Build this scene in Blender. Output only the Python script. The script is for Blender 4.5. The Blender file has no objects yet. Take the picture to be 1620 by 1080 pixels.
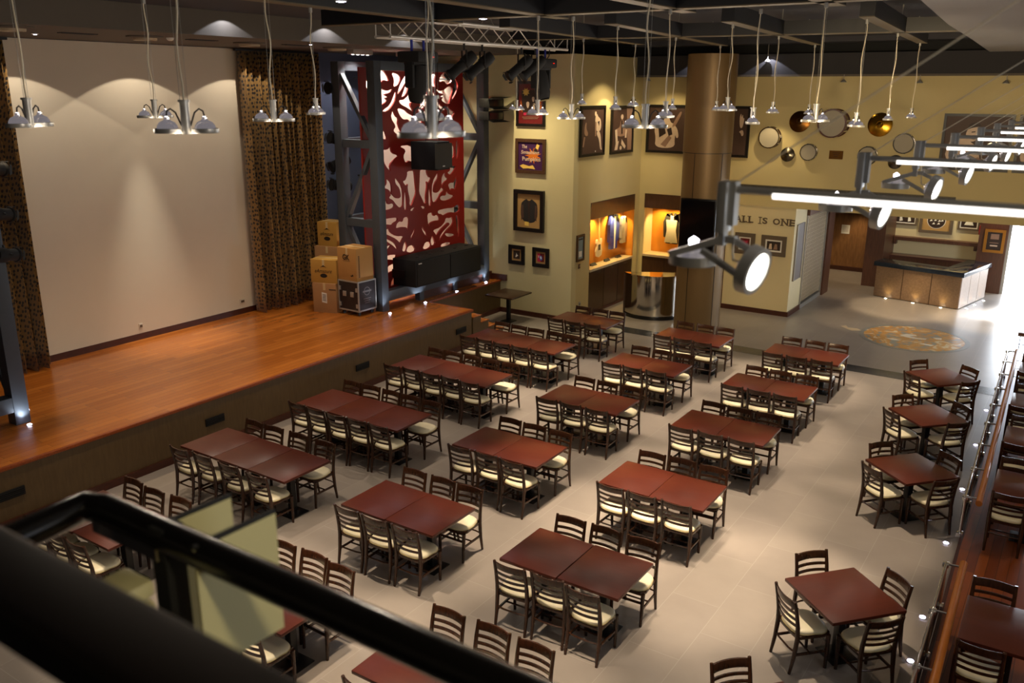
import bpy, bmesh, math, random
from mathutils import Vector, Matrix
R = math.radians
rnd = random.Random(7)
S = bpy.context.scene
C = S.collection

# ---------------------------------------------------------------- helpers
def lin(c):
    c = c / 255.0
    return c / 12.92 if c <= 0.04045 else ((c + 0.055) / 1.055) ** 2.4
def rgb(r, g, b): return (lin(r), lin(g), lin(b), 1.0)

def pbr(name, col, rough=0.5, metal=0.0, spec=0.5, emit=None, estr=0.0, var=0.0, scale=8.0, bump=0.0, coat=0.0, alpha=1.0):
    m = bpy.data.materials.new(name); m.use_nodes = True
    nt = m.node_tree; b = nt.nodes['Principled BSDF']
    c = rgb(*col)
    b.inputs['Base Color'].default_value = c
    b.inputs['Roughness'].default_value = rough
    b.inputs['Metallic'].default_value = metal
    b.inputs['Specular IOR Level'].default_value = spec
    b.inputs['Coat Weight'].default_value = coat
    b.inputs['Alpha'].default_value = alpha
    if emit:
        b.inputs['Emission Color'].default_value = rgb(*emit); b.inputs['Emission Strength'].default_value = estr
        m.cycles.emission_sampling = 'NONE'
    if var or bump:
        tc = nt.nodes.new('ShaderNodeTexCoord'); n = nt.nodes.new('ShaderNodeTexNoise')
        n.inputs['Scale'].default_value = scale; n.inputs['Detail'].default_value = 5
        nt.links.new(tc.outputs['Object'], n.inputs['Vector'])
        if var:
            mx = nt.nodes.new('ShaderNodeMix'); mx.data_type = 'RGBA'
            mx.inputs[6].default_value = tuple(x * (1 - var) for x in c[:3]) + (1,)
            mx.inputs[7].default_value = tuple(min(1, x * (1 + var)) for x in c[:3]) + (1,)
            nt.links.new(n.outputs['Fac'], mx.inputs[0]); nt.links.new(mx.outputs[2], b.inputs['Base Color'])
        if bump:
            bp = nt.nodes.new('ShaderNodeBump'); bp.inputs['Strength'].default_value = bump; bp.inputs['Distance'].default_value = 0.01
            nt.links.new(n.outputs['Fac'], bp.inputs['Height']); nt.links.new(bp.outputs['Normal'], b.inputs['Normal'])
    return m

def brick_mat(name, c1, c2, mortar, bw, rh, msize, rough, swap=False, offset=0.5, var=0.12, spec=0.5, grain=None, coat=0.0, mottle=3.0):
    m = bpy.data.materials.new(name); m.use_nodes = True
    nt = m.node_tree; N = nt.nodes; L = nt.links; b = N['Principled BSDF']
    tc = N.new('ShaderNodeTexCoord'); mp = N.new('ShaderNodeMapping')
    if swap: mp.inputs['Rotation'].default_value = (0, 0, R(90))
    br = N.new('ShaderNodeTexBrick'); br.offset = offset
    br.inputs['Color1'].default_value = rgb(*c1); br.inputs['Color2'].default_value = rgb(*c2); br.inputs['Mortar'].default_value = rgb(*mortar)
    br.inputs['Scale'].default_value = 1.0; br.inputs['Brick Width'].default_value = bw; br.inputs['Row Height'].default_value = rh
    br.inputs['Mortar Size'].default_value = msize; br.inputs['Bias'].default_value = 0.0; br.inputs['Mortar Smooth'].default_value = 0.1
    L.new(tc.outputs['Object'], mp.inputs['Vector']); L.new(mp.outputs['Vector'], br.inputs['Vector'])
    n = N.new('ShaderNodeTexNoise'); n.inputs['Scale'].default_value = mottle; n.inputs['Detail'].default_value = 6
    if grain:
        mp2 = N.new('ShaderNodeMapping'); mp2.inputs['Scale'].default_value = grain
        L.new(tc.outputs['Object'], mp2.inputs['Vector']); L.new(mp2.outputs['Vector'], n.inputs['Vector'])
    else: L.new(tc.outputs['Object'], n.inputs['Vector'])
    rm = N.new('ShaderNodeMapRange'); rm.inputs['To Min'].default_value = 1 - var; rm.inputs['To Max'].default_value = 1 + var
    L.new(n.outputs['Fac'], rm.inputs['Value'])
    mx = N.new('ShaderNodeMix'); mx.data_type = 'RGBA'; mx.blend_type = 'MULTIPLY'; mx.inputs[0].default_value = 1.0
    L.new(br.outputs['Color'], mx.inputs[6]); L.new(rm.outputs['Result'], mx.inputs[7]); L.new(mx.outputs[2], b.inputs['Base Color'])
    b.inputs['Roughness'].default_value = rough; b.inputs['Specular IOR Level'].default_value = spec; b.inputs['Coat Weight'].default_value = coat
    b.inputs['Coat Roughness'].default_value = 0.15
    return m

def wood_mat(name, c1, c2, rough=0.35, scale=(1.5, 14, 14), spec=0.5):
    m = bpy.data.materials.new(name); m.use_nodes = True
    nt = m.node_tree; N = nt.nodes; L = nt.links; b = N['Principled BSDF']
    tc = N.new('ShaderNodeTexCoord'); mp = N.new('ShaderNodeMapping'); mp.inputs['Scale'].default_value = scale
    n = N.new('ShaderNodeTexNoise'); n.inputs['Scale'].default_value = 3; n.inputs['Detail'].default_value = 7; n.inputs['Distortion'].default_value = 0.6
    cr = N.new('ShaderNodeValToRGB'); cr.color_ramp.elements[0].color = rgb(*c1); cr.color_ramp.elements[1].color = rgb(*c2)
    cr.color_ramp.elements[0].position = 0.35; cr.color_ramp.elements[1].position = 0.68
    L.new(tc.outputs['Object'], mp.inputs['Vector']); L.new(mp.outputs['Vector'], n.inputs['Vector']); L.new(n.outputs['Fac'], cr.inputs['Fac'])
    L.new(cr.outputs['Color'], b.inputs['Base Color'])
    b.inputs['Roughness'].default_value = rough; b.inputs['Specular IOR Level'].default_value = spec
    return m

def dots_mat(name, base, base2, dot):
    # cloth with scattered dark dots: voronoi cells in the plane of the cloth (object y = along the folds' arc, z = up)
    m = bpy.data.materials.new(name); m.use_nodes = True
    nt = m.node_tree; N = nt.nodes; L = nt.links; b = N['Principled BSDF']
    uv = N.new('ShaderNodeUVMap'); v = N.new('ShaderNodeTexVoronoi'); v.voronoi_dimensions = '2D'; v.inputs['Scale'].default_value = 10.5; v.inputs['Randomness'].default_value = 0.55
    L.new(uv.outputs['UV'], v.inputs['Vector'])
    st = N.new('ShaderNodeMapRange'); st.inputs['From Min'].default_value = 0.27; st.inputs['From Max'].default_value = 0.33
    L.new(v.outputs['Distance'], st.inputs['Value'])
    n = N.new('ShaderNodeTexNoise'); n.inputs['Scale'].default_value = 25; L.new(uv.outputs['UV'], n.inputs['Vector'])
    m1 = N.new('ShaderNodeMix'); m1.data_type = 'RGBA'; m1.inputs[6].default_value = rgb(*base); m1.inputs[7].default_value = rgb(*base2); L.new(n.outputs['Fac'], m1.inputs[0])
    m2 = N.new('ShaderNodeMix'); m2.data_type = 'RGBA'; m2.inputs[6].default_value = rgb(*dot); L.new(st.outputs['Result'], m2.inputs[0]); L.new(m1.outputs[2], m2.inputs[7])
    L.new(m2.outputs[2], b.inputs['Base Color']); b.inputs['Roughness'].default_value = 0.75; b.inputs['Sheen Weight'].default_value = 0.3
    return m

def glass_mat(name, tint=(235, 245, 240), refl=0.12):
    m = bpy.data.materials.new(name); m.use_nodes = True
    nt = m.node_tree; N = nt.nodes; L = nt.links
    for n in list(N): N.remove(n)
    o = N.new('ShaderNodeOutputMaterial'); t = N.new('ShaderNodeBsdfTransparent'); t.inputs['Color'].default_value = rgb(*tint)
    g = N.new('ShaderNodeBsdfGlossy'); g.inputs['Roughness'].default_value = 0.02
    lw = N.new('ShaderNodeLayerWeight'); lw.inputs['Blend'].default_value = 0.5
    pw = N.new('ShaderNodeMath'); pw.operation = 'POWER'; pw.inputs[1].default_value = 4.0; L.new(lw.outputs['Facing'], pw.inputs[0])
    ad = N.new('ShaderNodeMath'); ad.operation = 'MULTIPLY_ADD'; ad.inputs[1].default_value = 0.5; ad.inputs[2].default_value = refl * 0.3; L.new(pw.outputs[0], ad.inputs[0])
    mx = N.new('ShaderNodeMixShader'); L.new(ad.outputs[0], mx.inputs[0]); L.new(t.outputs[0], mx.inputs[1]); L.new(g.outputs[0], mx.inputs[2])
    L.new(mx.outputs[0], o.inputs['Surface'])
    return m

def emit_mat(name, col, strength, sample=False):
    m = bpy.data.materials.new(name); m.use_nodes = True
    nt = m.node_tree
    for n in list(nt.nodes): nt.nodes.remove(n)
    o = nt.nodes.new('ShaderNodeOutputMaterial'); e = nt.nodes.new('ShaderNodeEmission')
    e.inputs['Color'].default_value = rgb(*col); e.inputs['Strength'].default_value = strength
    nt.links.new(e.outputs[0], o.inputs['Surface'])
    if not sample: m.cycles.emission_sampling = 'NONE'
    return m

WL = {}
class M:
    def __init__(s): s.v = []; s.f = []; s.mi = []; s.pc = []
    def add(s, vs, fs, mi=0, T=None):
        b = len(s.v); s.pc.append((b, len(s.f)))
        s.v += [(T @ Vector(p) if T else Vector(p)) for p in vs]
        s.f += [tuple(b + i for i in f) for f in fs]; s.mi += [mi] * len(fs)
        return s
    def box(s, c, d, rz=0, mi=0, T=None):
        x, y, z = d[0] / 2, d[1] / 2, d[2] / 2
        vs = [Vector((a * x, b * y, e * z)) for e in (-1, 1) for b in (-1, 1) for a in (-1, 1)]
        if rz: vs = [Matrix.Rotation(rz, 3, 'Z') @ v for v in vs]
        vs = [v + Vector(c) for v in vs]
        return s.add(vs, [(0, 2, 3, 1), (4, 5, 7, 6), (0, 1, 5, 4), (2, 6, 7, 3), (0, 4, 6, 2), (1, 3, 7, 5)], mi, T)
    def bb(s, x0, x1, y0, y1, z0, z1, mi=0, T=None):
        return s.box(((x0 + x1) / 2, (y0 + y1) / 2, (z0 + z1) / 2), (abs(x1 - x0), abs(y1 - y0), abs(z1 - z0)), 0, mi, T)
    def bar(s, p0, p1, w, h, mi=0, up=(0, 0, 1)):
        p0, p1 = Vector(p0), Vector(p1); d = (p1 - p0).normalized(); u = Vector(up)
        if abs(d.dot(u)) > 0.98: u = Vector((0, 1, 0))
        r = d.cross(u).normalized(); u = r.cross(d)
        vs = [p + r * a * w / 2 + u * b * h / 2 for p in (p0, p1) for b in (-1, 1) for a in (-1, 1)]
        return s.add(vs, [(0, 2, 3, 1), (4, 5, 7, 6), (0, 1, 5, 4), (2, 6, 7, 3), (0, 4, 6, 2), (1, 3, 7, 5)], mi)
    def tube(s, pts, r, n=8, mi=0, caps=True):
        pts = [Vector(p) for p in pts]; k = len(pts); rs = r if isinstance(r, (list, tuple)) else [r] * k
        t0 = (pts[1] - pts[0]).normalized(); a = t0.orthogonal().normalized(); vs = []
        for i, p in enumerate(pts):
            t = ((pts[min(i + 1, k - 1)] - p).normalized() + (p - pts[max(i - 1, 0)]).normalized())
            t = t.normalized() if t.length > 1e-6 else t0
            a = (a - t * a.dot(t)).normalized(); b = t.cross(a)
            vs += [p + (a * math.cos(2 * math.pi * j / n) + b * math.sin(2 * math.pi * j / n)) * rs[i] for j in range(n)]
        fs = [(i * n + j, i * n + (j + 1) % n, (i + 1) * n + (j + 1) % n, (i + 1) * n + j) for i in range(k - 1) for j in range(n)]
        if caps: fs += [tuple(reversed(range(n))), tuple((k - 1) * n + j for j in range(n))]
        return s.add(vs, fs, mi)
    def cyl(s, p0, p1, r0, r1=None, n=16, mi=0): return s.tube([p0, p1], [r0, r0 if r1 is None else r1], n, mi)
    def lathe(s, prof, n=24, mi=0, T=None, a0=0, a1=2 * math.pi):
        full = abs(a1 - a0 - 2 * math.pi) < 1e-6; cols = n if full else n + 1; k = len(prof)
        vs = [(r * math.cos(a0 + (a1 - a0) * j / n), r * math.sin(a0 + (a1 - a0) * j / n), z) for r, z in prof for j in range(cols)]
        fs = []
        for i in range(k - 1):
            for j in range(n):
                j2 = (j + 1) % cols
                fs.append((i * cols + j, i * cols + j2, (i + 1) * cols + j2, (i + 1) * cols + j))
        cl = prof[0] == prof[-1]
        if full and not cl and prof[0][0] > 1e-5: fs.append(tuple(reversed(range(cols))))
        if full and not cl and prof[-1][0] > 1e-5: fs.append(tuple((k - 1) * cols + j for j in range(cols)))
        return s.add(vs, fs, mi, T)
    def prism(s, poly, d0, d1, T, mi=0):
        # poly in (a,b); T maps (a,b,d)
        n = len(poly)
        vs = [(a, b, d0) for a, b in poly] + [(a, b, d1) for a, b in poly]
        fs = [tuple(reversed(range(n))), tuple(range(n, 2 * n))] + [(i, (i + 1) % n, n + (i + 1) % n, n + i) for i in range(n)]
        return s.add(vs, fs, mi, T)
    def flat(s, poly, d, T, mi=0): return s.add([(a, b, d) for a, b in poly], [tuple(range(len(poly)))], mi, T)
    def each(s, name, mats, parent=None, **k):
        ends = s.pc[1:] + [(len(s.v), len(s.f))]; out = []
        for (v0, f0), (v1, f1) in zip(s.pc, ends):
            q = M(); q.add(s.v[v0:v1], [tuple(i - v0 for i in f) for f in s.f[f0:f1]]); out.append(q.build(name, mats, parent, **k))
        return out
    def build(s, name, mats, parent=None, bevel=0, seg=2, loc=None, local=False, smooth=True, ang=0.7):
        off = Vector(loc) if loc is not None else (WL[parent.name] if parent is not None else Vector((0, 0, 0)))
        if local: off = Vector((0, 0, 0))
        me = bpy.data.meshes.new(name)
        me.from_pydata([v - off for v in s.v], [], s.f)
        mats = mats if isinstance(mats, (list, tuple)) else [mats]
        for m in mats: me.materials.append(m)
        me.polygons.foreach_set('material_index', s.mi)
        bm = bmesh.new(); bm.from_mesh(me)
        bmesh.ops.remove_doubles(bm, verts=bm.verts, dist=1e-5) if False else None
        bmesh.ops.recalc_face_normals(bm, faces=bm.faces) if not getattr(s, 'keepn', False) else None
        if bevel:
            es = [e for e in bm.edges if len(e.link_faces) == 2 and e.calc_face_angle(0) > 0.6]
            bmesh.ops.bevel(bm, geom=es, offset=bevel, segments=seg, affect='EDGES', profile=0.6, clamp_overlap=True)
        bm.to_mesh(me); bm.free()
        if smooth:
            me.polygons.foreach_set('use_smooth', [True] * len(me.polygons)); me.set_sharp_from_angle(angle=min(ang, .3) if bevel else ang)
        o = bpy.data.objects.new(name, me); C.objects.link(o)
        if parent is not None: o.parent = parent
        elif loc is not None: o.location = loc
        WL[o.name] = Vector(off) if not local else (WL[parent.name] if parent is not None else Vector((0, 0, 0)))
        return o

def tag(o, label=None, cat=None, group=None, kind=None):
    if label: o['label'] = label
    if cat: o['category'] = cat
    if group: o['group'] = group
    if kind: o['kind'] = kind
    return o
def thing(name, label, cat, loc=(0, 0, 0), rz=0, group=None):
    o = bpy.data.objects.new(name, None); C.objects.link(o); o.location = loc; o.rotation_euler = (0, 0, rz)
    o.empty_display_size = 0.1
    WL[o.name] = Vector(loc); return tag(o, label, cat, group)
def struct(name, m, mats, **k): return tag(m.build(name, mats, **k), kind='structure')
KIDS = {}
def reg(root):
    ch = {}
    for o in bpy.data.objects:
        if o.parent: ch.setdefault(o.parent.name, []).append(o)
    KIDS[root.name] = [(c, list(ch.get(c.name, []))) for c in ch.get(root.name, [])]
def dup(root, loc, rz, label=None, group=None):
    r = root.copy(); C.objects.link(r); r.location = loc; r.rotation_euler = (0, 0, rz)
    if label: r['label'] = label
    if group: r['group'] = group
    WL[r.name] = Vector(loc)
    for c, gs in KIDS[root.name]:
        k = c.copy(); C.objects.link(k); k.parent = r
        for g in gs:
            q = g.copy(); C.objects.link(q); q.parent = k
    return r

def frame_T(c, right, normal):
    r = Vector(right).normalized(); n = Vector(normal).normalized(); u = Vector((0, 0, 1))
    return Matrix(((r.x, u.x, n.x, c[0]), (r.y, u.y, n.y, c[1]), (r.z, u.z, n.z, c[2]), (0, 0, 0, 1)))
def WY(x, y, z): return frame_T((x, y, z), (1, 0, 0), (0, -1, 0))      # on a wall facing -Y
def WX(x, y, z): return frame_T((x, y, z), (0, 1, 0), (1, 0, 0))       # on a wall facing +X

def text_polys(s, bold=0.0):
    cu = bpy.data.curves.new('t', 'FONT'); cu.body = s; cu.size = 1.0; cu.align_x = 'CENTER'; cu.align_y = 'CENTER'; cu.offset = bold; cu.resolution_u = 3
    o = bpy.data.objects.new('t', cu); C.objects.link(o); bpy.context.view_layer.update()
    me = bpy.data.meshes.new_from_object(o.evaluated_get(bpy.context.evaluated_depsgraph_get()))
    vs = [v.co.copy() for v in me.vertices]; fs = [tuple(p.vertices) for p in me.polygons]
    bpy.data.objects.remove(o); bpy.data.curves.remove(cu); bpy.data.meshes.remove(me)
    x0 = min(v.x for v in vs); x1 = max(v.x for v in vs); y0 = min(v.y for v in vs); y1 = max(v.y for v in vs)
    return [((v.x - (x0 + x1) / 2) / (x1 - x0), (v.y - (y0 + y1) / 2) / (y1 - y0)) for v in vs], fs
def add_text(m, s, cx, cy, w, h, d, T, mi=0, bold=0.0, shear=0.0, thick=0.0):
    vs, fs = text_polys(s, bold)
    m.add([(cx + a * w + shear * b * h, cy + b * h, d) for a, b in vs], fs, mi, T)
    if thick: m.add([(cx + a * w + shear * b * h, cy + b * h, d - thick) for a, b in vs], fs, mi, T)
def ell(cx, cy, rx, ry, n=18, a0=0, a1=360):
    return [(cx + rx * math.cos(R(a0 + (a1 - a0) * i / n)), cy + ry * math.sin(R(a0 + (a1 - a0) * i / n))) for i in range(n if a1 - a0 == 360 else n + 1)]

LIGHTS = []
def spot(loc, to, w, ang, blend=0.3, col=(255, 214, 160), rad=0.05, name='spot_lamp'):
    l = bpy.data.lights.new(name, 'SPOT'); l.energy = w; l.spot_size = R(ang); l.spot_blend = blend; l.color = rgb(*col)[:3]; l.shadow_soft_size = rad
    o = bpy.data.objects.new(name, l); C.objects.link(o); o.location = loc
    o.rotation_euler = (Vector(to) - Vector(loc)).to_track_quat('-Z', 'Y').to_euler(); return o
def area(loc, to, w, sx, sy, col=(255, 255, 255), name='area_light'):
    l = bpy.data.lights.new(name, 'AREA'); l.shape = 'RECTANGLE'; l.size = sx; l.size_y = sy; l.energy = w; l.color = rgb(*col)[:3]
    o = bpy.data.objects.new(name, l); C.objects.link(o); o.location = loc
    o.rotation_euler = (Vector(to) - Vector(loc)).to_track_quat('-Z', 'Y').to_euler(); return o

# ---------------------------------------------------------------- materials
m_tile = brick_mat('floor_tiles', (152, 143, 133), (146, 137, 128), (164, 156, 147), 1.2, 0.6, 0.004, 0.30, var=0.10, spec=0.45, swap=True)
m_tile_dark = pbr('dark_tile', (62, 62, 62), 0.2, var=0.15)
m_deck = brick_mat('stage_planks', (186, 112, 44), (160, 90, 32), (122, 66, 24), 1.25, 0.14, 0.0018, 0.26, swap=True, var=0.13, grain=(9, 0.9, 1), mottle=3.0, coat=0.5, spec=0.45)
m_platwood = brick_mat('platform_planks', (150, 78, 30), (112, 52, 20), (60, 28, 12), 1.2, 0.12, 0.003, 0.3, swap=True, var=0.2, grain=(9, 0.9, 1))
m_nosing = wood_mat('nosing_wood', (120, 52, 16), (150, 72, 26), 0.3)
m_olive = wood_mat('olive_laminate', (84, 64, 36), (94, 73, 43), 0.5, (8, 8, 1.2))
m_skirt = wood_mat('red_brown_skirting', (62, 28, 16), (78, 36, 20), 0.4, (3, 3, 10))
m_yellow = pbr('yellow_plaster', (206, 195, 150), 0.75, var=0.03, scale=3)
m_yellow2 = pbr('ochre_plaster', (200, 184, 134), 0.75, var=0.03, scale=3)
m_cream = pbr('cream_plaster', (216, 202, 160), 0.7, var=0.03, scale=3)
m_screen = pbr('screen_white', (216, 207, 187), 0.8, var=0.02, scale=4)
m_bluegrey = pbr('blue_grey_plaster', (94, 100, 116), 0.8, var=0.04, scale=3)
m_darkceil = pbr('dark_ceiling', (64, 64, 70), 0.85, var=0.05)
m_soffit = pbr('soffit_paint', (96, 88, 78), 0.8, var=0.04)
m_fascia = pbr('fascia_dark', (50, 49, 52), 0.85)
m_white_ceil = pbr('white_ceiling', (150, 148, 145), 0.8, var=0.04, scale=2)
m_black = pbr('black_metal', (16, 16, 18), 0.45)
m_matblack = pbr('matt_black', (11, 11, 12), 0.75)
m_rubber = pbr('black_gloss', (12, 10, 9), 0.22)
m_beam = pbr('beam_black', (17, 17, 23), 0.5)
m_beam_under = pbr('beam_bronze_edge', (92, 80, 58), 0.5)
m_steel = pbr('grey_steel', (74, 80, 88), 0.5, 0.25, var=0.06)
m_alu = pbr('brushed_aluminium', (172, 170, 164), 0.36, 0.45)
m_alu_truss = pbr('truss_aluminium', (214, 208, 200), 0.35, 0.35)
m_chrome = pbr('chrome', (226, 226, 228), 0.08, 0.9)
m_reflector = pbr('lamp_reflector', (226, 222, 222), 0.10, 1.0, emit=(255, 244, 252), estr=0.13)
m_chrome_soft = pbr('polished_steel', (196, 190, 180), 0.10, 1.0)
m_bronze = pbr('bronze_panel', (128, 102, 64), 0.42, 0.3, var=0.05, scale=30)
m_chairwood = wood_mat('chair_wood', (48, 27, 15), (66, 37, 21), 0.26, (10, 10, 2))
m_seat = pbr('cream_vinyl', (236, 227, 194), 0.42, var=0.03)
m_seat_pipe = pbr('seat_piping', (190, 172, 122), 0.5)
m_table = wood_mat('table_mahogany', (78, 30, 17), (84, 34, 19), 0.31, (1.2, 6, 6))
m_table_dark = wood_mat('table_edge', (52, 18, 11), (62, 24, 14), 0.3, (2, 10, 10))
m_walnut = wood_mat('walnut_top', (52, 34, 20), (66, 44, 27), 0.3, (2, 10, 10))
m_cabwood = wood_mat('cabinet_wood', (64, 42, 26), (76, 52, 32), 0.35, (10, 10, 1.5))
m_lobbywood = wood_mat('lobby_veneer', (122, 84, 50), (146, 104, 64), 0.4, (6, 6, 1.0))
m_pierwood = wood_mat('pier_veneer', (80, 48, 34), (96, 60, 42), 0.4, (8, 8, 1.0))
m_counterwood = wood_mat('counter_veneer', (124, 98, 74), (142, 114, 88), 0.35, (6, 6, 6))
m_marble = pbr('dark_blue_marble', (36, 44, 56), 0.12, var=0.5, scale=14)
m_amber = pbr('amber_felt', (206, 128, 26), 0.8, var=0.05)
m_sill = pbr('stone_sill', (196, 176, 140), 0.4, var=0.08)
m_card = pbr('cardboard', (182, 136, 74), 0.8, var=0.06, scale=6)
m_card2 = pbr('cardboard_pale', (170, 128, 84), 0.8, var=0.06, scale=6)
m_card3 = pbr('cardboard_yellow', (186, 142, 62), 0.8, var=0.06, scale=6)
m_tape = pbr('packing_tape', (206, 184, 138), 0.3)
m_white = pbr('white_paper', (232, 230, 222), 0.7)
m_ink = pbr('black_ink', (28, 20, 14), 0.7)
m_red = pbr('red_lacquer', (138, 24, 18), 0.45)
m_backlit = pbr('white_backing', (232, 226, 214), 0.7)
m_gold = pbr('gold_wood', (176, 122, 48), 0.35, 0.5)
m_brass = pbr('cymbal_brass', (196, 146, 44), 0.22, 1.0, var=0.1, scale=40)
m_brass_dark = pbr('cymbal_bronze', (110, 74, 34), 0.3, 1.0, var=0.1, scale=40)
m_brass_grey = pbr('cymbal_grey', (120, 112, 96), 0.25, 1.0, var=0.1, scale=40)
m_drumhead = pbr('drum_head', (164, 156, 138), 0.6, var=0.03)
m_drumshell = wood_mat('drum_shell', (70, 34, 20), (92, 46, 26), 0.25, (3, 14, 14))
m_fr_black = pbr('frame_black', (20, 17, 15), 0.35)
m_fr_brown = wood_mat('frame_brown', (66, 44, 28), (84, 58, 38), 0.4, (10, 10, 10))
m_fr_grey = pbr('frame_carved', (96, 82, 66), 0.5, var=0.4, scale=60, bump=0.6)
m_sepia = pbr('print_sepia', (74, 52, 42), 0.55, var=0.08, scale=4)
m_sepia_mid = pbr('print_tan', (150, 118, 98), 0.55, var=0.15, scale=20)
m_sepia_lt = pbr('print_pale', (214, 190, 166), 0.55, var=0.12, scale=20)
m_sepia_dk = pbr('print_umber', (48, 32, 24), 0.55)
m_pr_purple = pbr('print_purple', (62, 26, 74), 0.5, var=0.2, scale=8)
m_pr_orange = pbr('print_orange', (206, 112, 24), 0.5, var=0.2, scale=20)
m_pr_yellow = pbr('print_yellow', (232, 196, 96), 0.5)
m_pr_red = pbr('print_red', (104, 18, 20), 0.5, var=0.3, scale=12)
m_pr_pink = pbr('print_pink', (190, 40, 80), 0.5, var=0.3, scale=20)
m_pr_blue = pbr('print_blue', (70, 110, 190), 0.5, var=0.2, scale=20)
m_pr_tan = pbr('print_mount_tan', (170, 134, 80), 0.6, var=0.08)
m_glass = glass_mat('rail_glass', (112, 98, 86), 0.4)  # dark tint stands in for the dark reflections in the glass
m_caseglass = glass_mat('case_glass', (245, 248, 244), 0.05)
m_warmbulb = emit_mat('bulb_glow', (255, 246, 255), 9.0)
m_lamp_face = emit_mat('lamp_face_glow', (255, 250, 240), 7.0)
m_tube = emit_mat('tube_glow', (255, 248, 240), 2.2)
m_led = emit_mat('led_glow', (226, 222, 255), 14.0)
m_led_warm = emit_mat('led_warm_glow', (255, 244, 214), 25.0)
m_red_led = emit_mat('red_indicator', (255, 40, 20), 1.2)
m_daylight = emit_mat('daylight_outside', (245, 250, 255), 7.0)
m_wire = pbr('clear_flex', (226, 214, 186), 0.4)
m_wire_dark = pbr('black_flex', (40, 36, 32), 0.5)
m_cloth = dots_mat('spotted_velvet', (154, 118, 58), (120, 90, 42), (24, 15, 9))
m_blue_jacket = pbr('blue_cloth', (52, 66, 170), 0.7, var=0.15)
m_silver_cloth = pbr('sequin_cloth', (206, 196, 176), 0.4, 0.3, var=0.45, scale=70)
m_black_cloth = pbr('black_cloth', (30, 26, 24), 0.8)
m_guitar = pbr('guitar_pale', (226, 204, 170), 0.25)
m_clampblue = pbr('clamp_blue', (24, 40, 150), 0.4)
m_plate_reflection = pbr('olive_plate_cream_reflection', (196, 188, 142), 0.35, var=0.05, scale=5)  # olive plate colour, also painting the cream reflection on the glass panels

# ---------------------------------------------------------------- camera
cam = bpy.data.cameras.new('camera'); co = bpy.data.objects.new('camera', cam); C.objects.link(co); S.camera = co
cam.sensor_width = 36.0; cam.lens = 1378.54 * 36.0 / 1620.0
yaw, pit, rol = R(-33.702), R(16.139), R(0.221)
f = Vector((math.sin(yaw) * math.cos(pit), math.cos(yaw) * math.cos(pit), -math.sin(pit)))
r_ = Vector((math.cos(yaw), -math.sin(yaw), 0)); u_ = r_.cross(f)
r2 = r_ * math.cos(rol) + u_ * math.sin(rol); u2 = -r_ * math.sin(rol) + u_ * math.cos(rol)
co.matrix_world = Matrix(((r2.x, u2.x, -f.x, 0), (r2.y, u2.y, -f.y, 0), (r2.z, u2.z, -f.z, 5.96), (0, 0, 0, 1)))
cam.clip_start = 0.05; cam.clip_end = 200
cam.dof.use_dof = True; cam.dof.focus_distance = 13.5; cam.dof.aperture_fstop = 2.8

# ---------------------------------------------------------------- room shell
struct('floor', M().bb(-17, 4, -3, 33, -0.2, 0.0), m_tile)
struct('trim_1', M().add([(-10.7, 19.47, .003), (3, 19.36, .003), (3, 19.86, .003), (-10.7, 19.96, .003)], [(0, 1, 2, 3)]), m_tile_dark)
struct('wall_stage', M().bb(-16.5, -16.25, -3, 19.5, 0, 7.2), m_bluegrey)
struct('wall_poster', M().bb(-16.5, -11.15, 19.5, 19.75, 0, 6.8), m_yellow)
# alcove wall facing the dining room, with the recess of the show case cut out (Y 20.46..23.2, z 1.25..2.95)
wm = M()
wm.bb(-11.40, -11.15, 19.75, 20.46, 0, 6.8); wm.bb(-11.40, -11.15, 20.46, 23.10, 3.07, 6.8); wm.bb(-11.40, -11.15, 23.10, 23.65, 0, 6.8)
struct('wall_alcove', wm, m_yellow2)
wm = M()
wm.bb(-11.15, -10.98, 23.4, 23.65, 0, 3.07); wm.bb(-11.15, -8.45, 23.4, 23.65, 3.07, 6.8); wm.bb(-9.55, -8.75, 23.4, 23.65, 0, 3.07)
wm.bb(-8.45, 3.0, 23.4, 23.65, 2.95, 6.8)
struct('wall_drums', wm, m_yellow2)
struct('wall_all_is_one', M().bb(-8.45, -6.585, 23.42, 24.5, 0, 2.95), m_cream)
struct('wall_lobby_side', M().bb(-7.8, -7.42, 28.5, 31.1, 0, 2.95), m_cream)
struct('wall_lobby_back', M().bb(-8.4, -6.75, 27.2, 27.3, 0, 2.95), m_matblack)  # matt black stands in for the darkness inside the shop
struct('wall_lobby_wood', M().bb(-7.7, -5.8, 31.0, 31.2, 0, 2.95), m_lobbywood)
struct('wall_bar', M().bb(-5.5, -2.5, 30.4, 30.6, 0, 2.95), m_cream)
struct('wall_pier_left', M().bb(-5.85, -5.3, 28.8, 31.2, 0, 2.95), m_pierwood)
struct('wall_pier_right', M().bb(-2.83, -2.06, 29.9, 30.6, 0, 2.95), m_pierwood)
struct('wall_door_side', M().bb(1.6, 3.0, 29.9, 30.6, 0, 2.95), m_pierwood)
struct('wall_right', M().bb(3.0, 3.2, -3, 30.6, 0, 7.2), m_yellow)
struct('ceiling_lobby', M().bb(-8.45, 3.0, 23.65, 30.2, 2.95, 3.05).bb(-8.45, -2.2, 30.2, 31.2, 2.95, 3.05), m_white_ceil)
struct('ceiling', M().bb(-16.5, 3.2, -3, 23.65, 7.2, 7.3), m_darkceil)
struct('wall_far_upper', M().bb(-16.5, 3.0, 23.3, 23.4, 6.84, 7.2), m_matblack)
struct('trim_4', M().bb(-11.15, 3.0, 22.5, 23.3, 7.08, 7.2), m_darkceil)
struct('ceiling_stage', M().bb(-16.25, -12.7, -1, 19.5, 6.8, 7.2), m_soffit)
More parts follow.
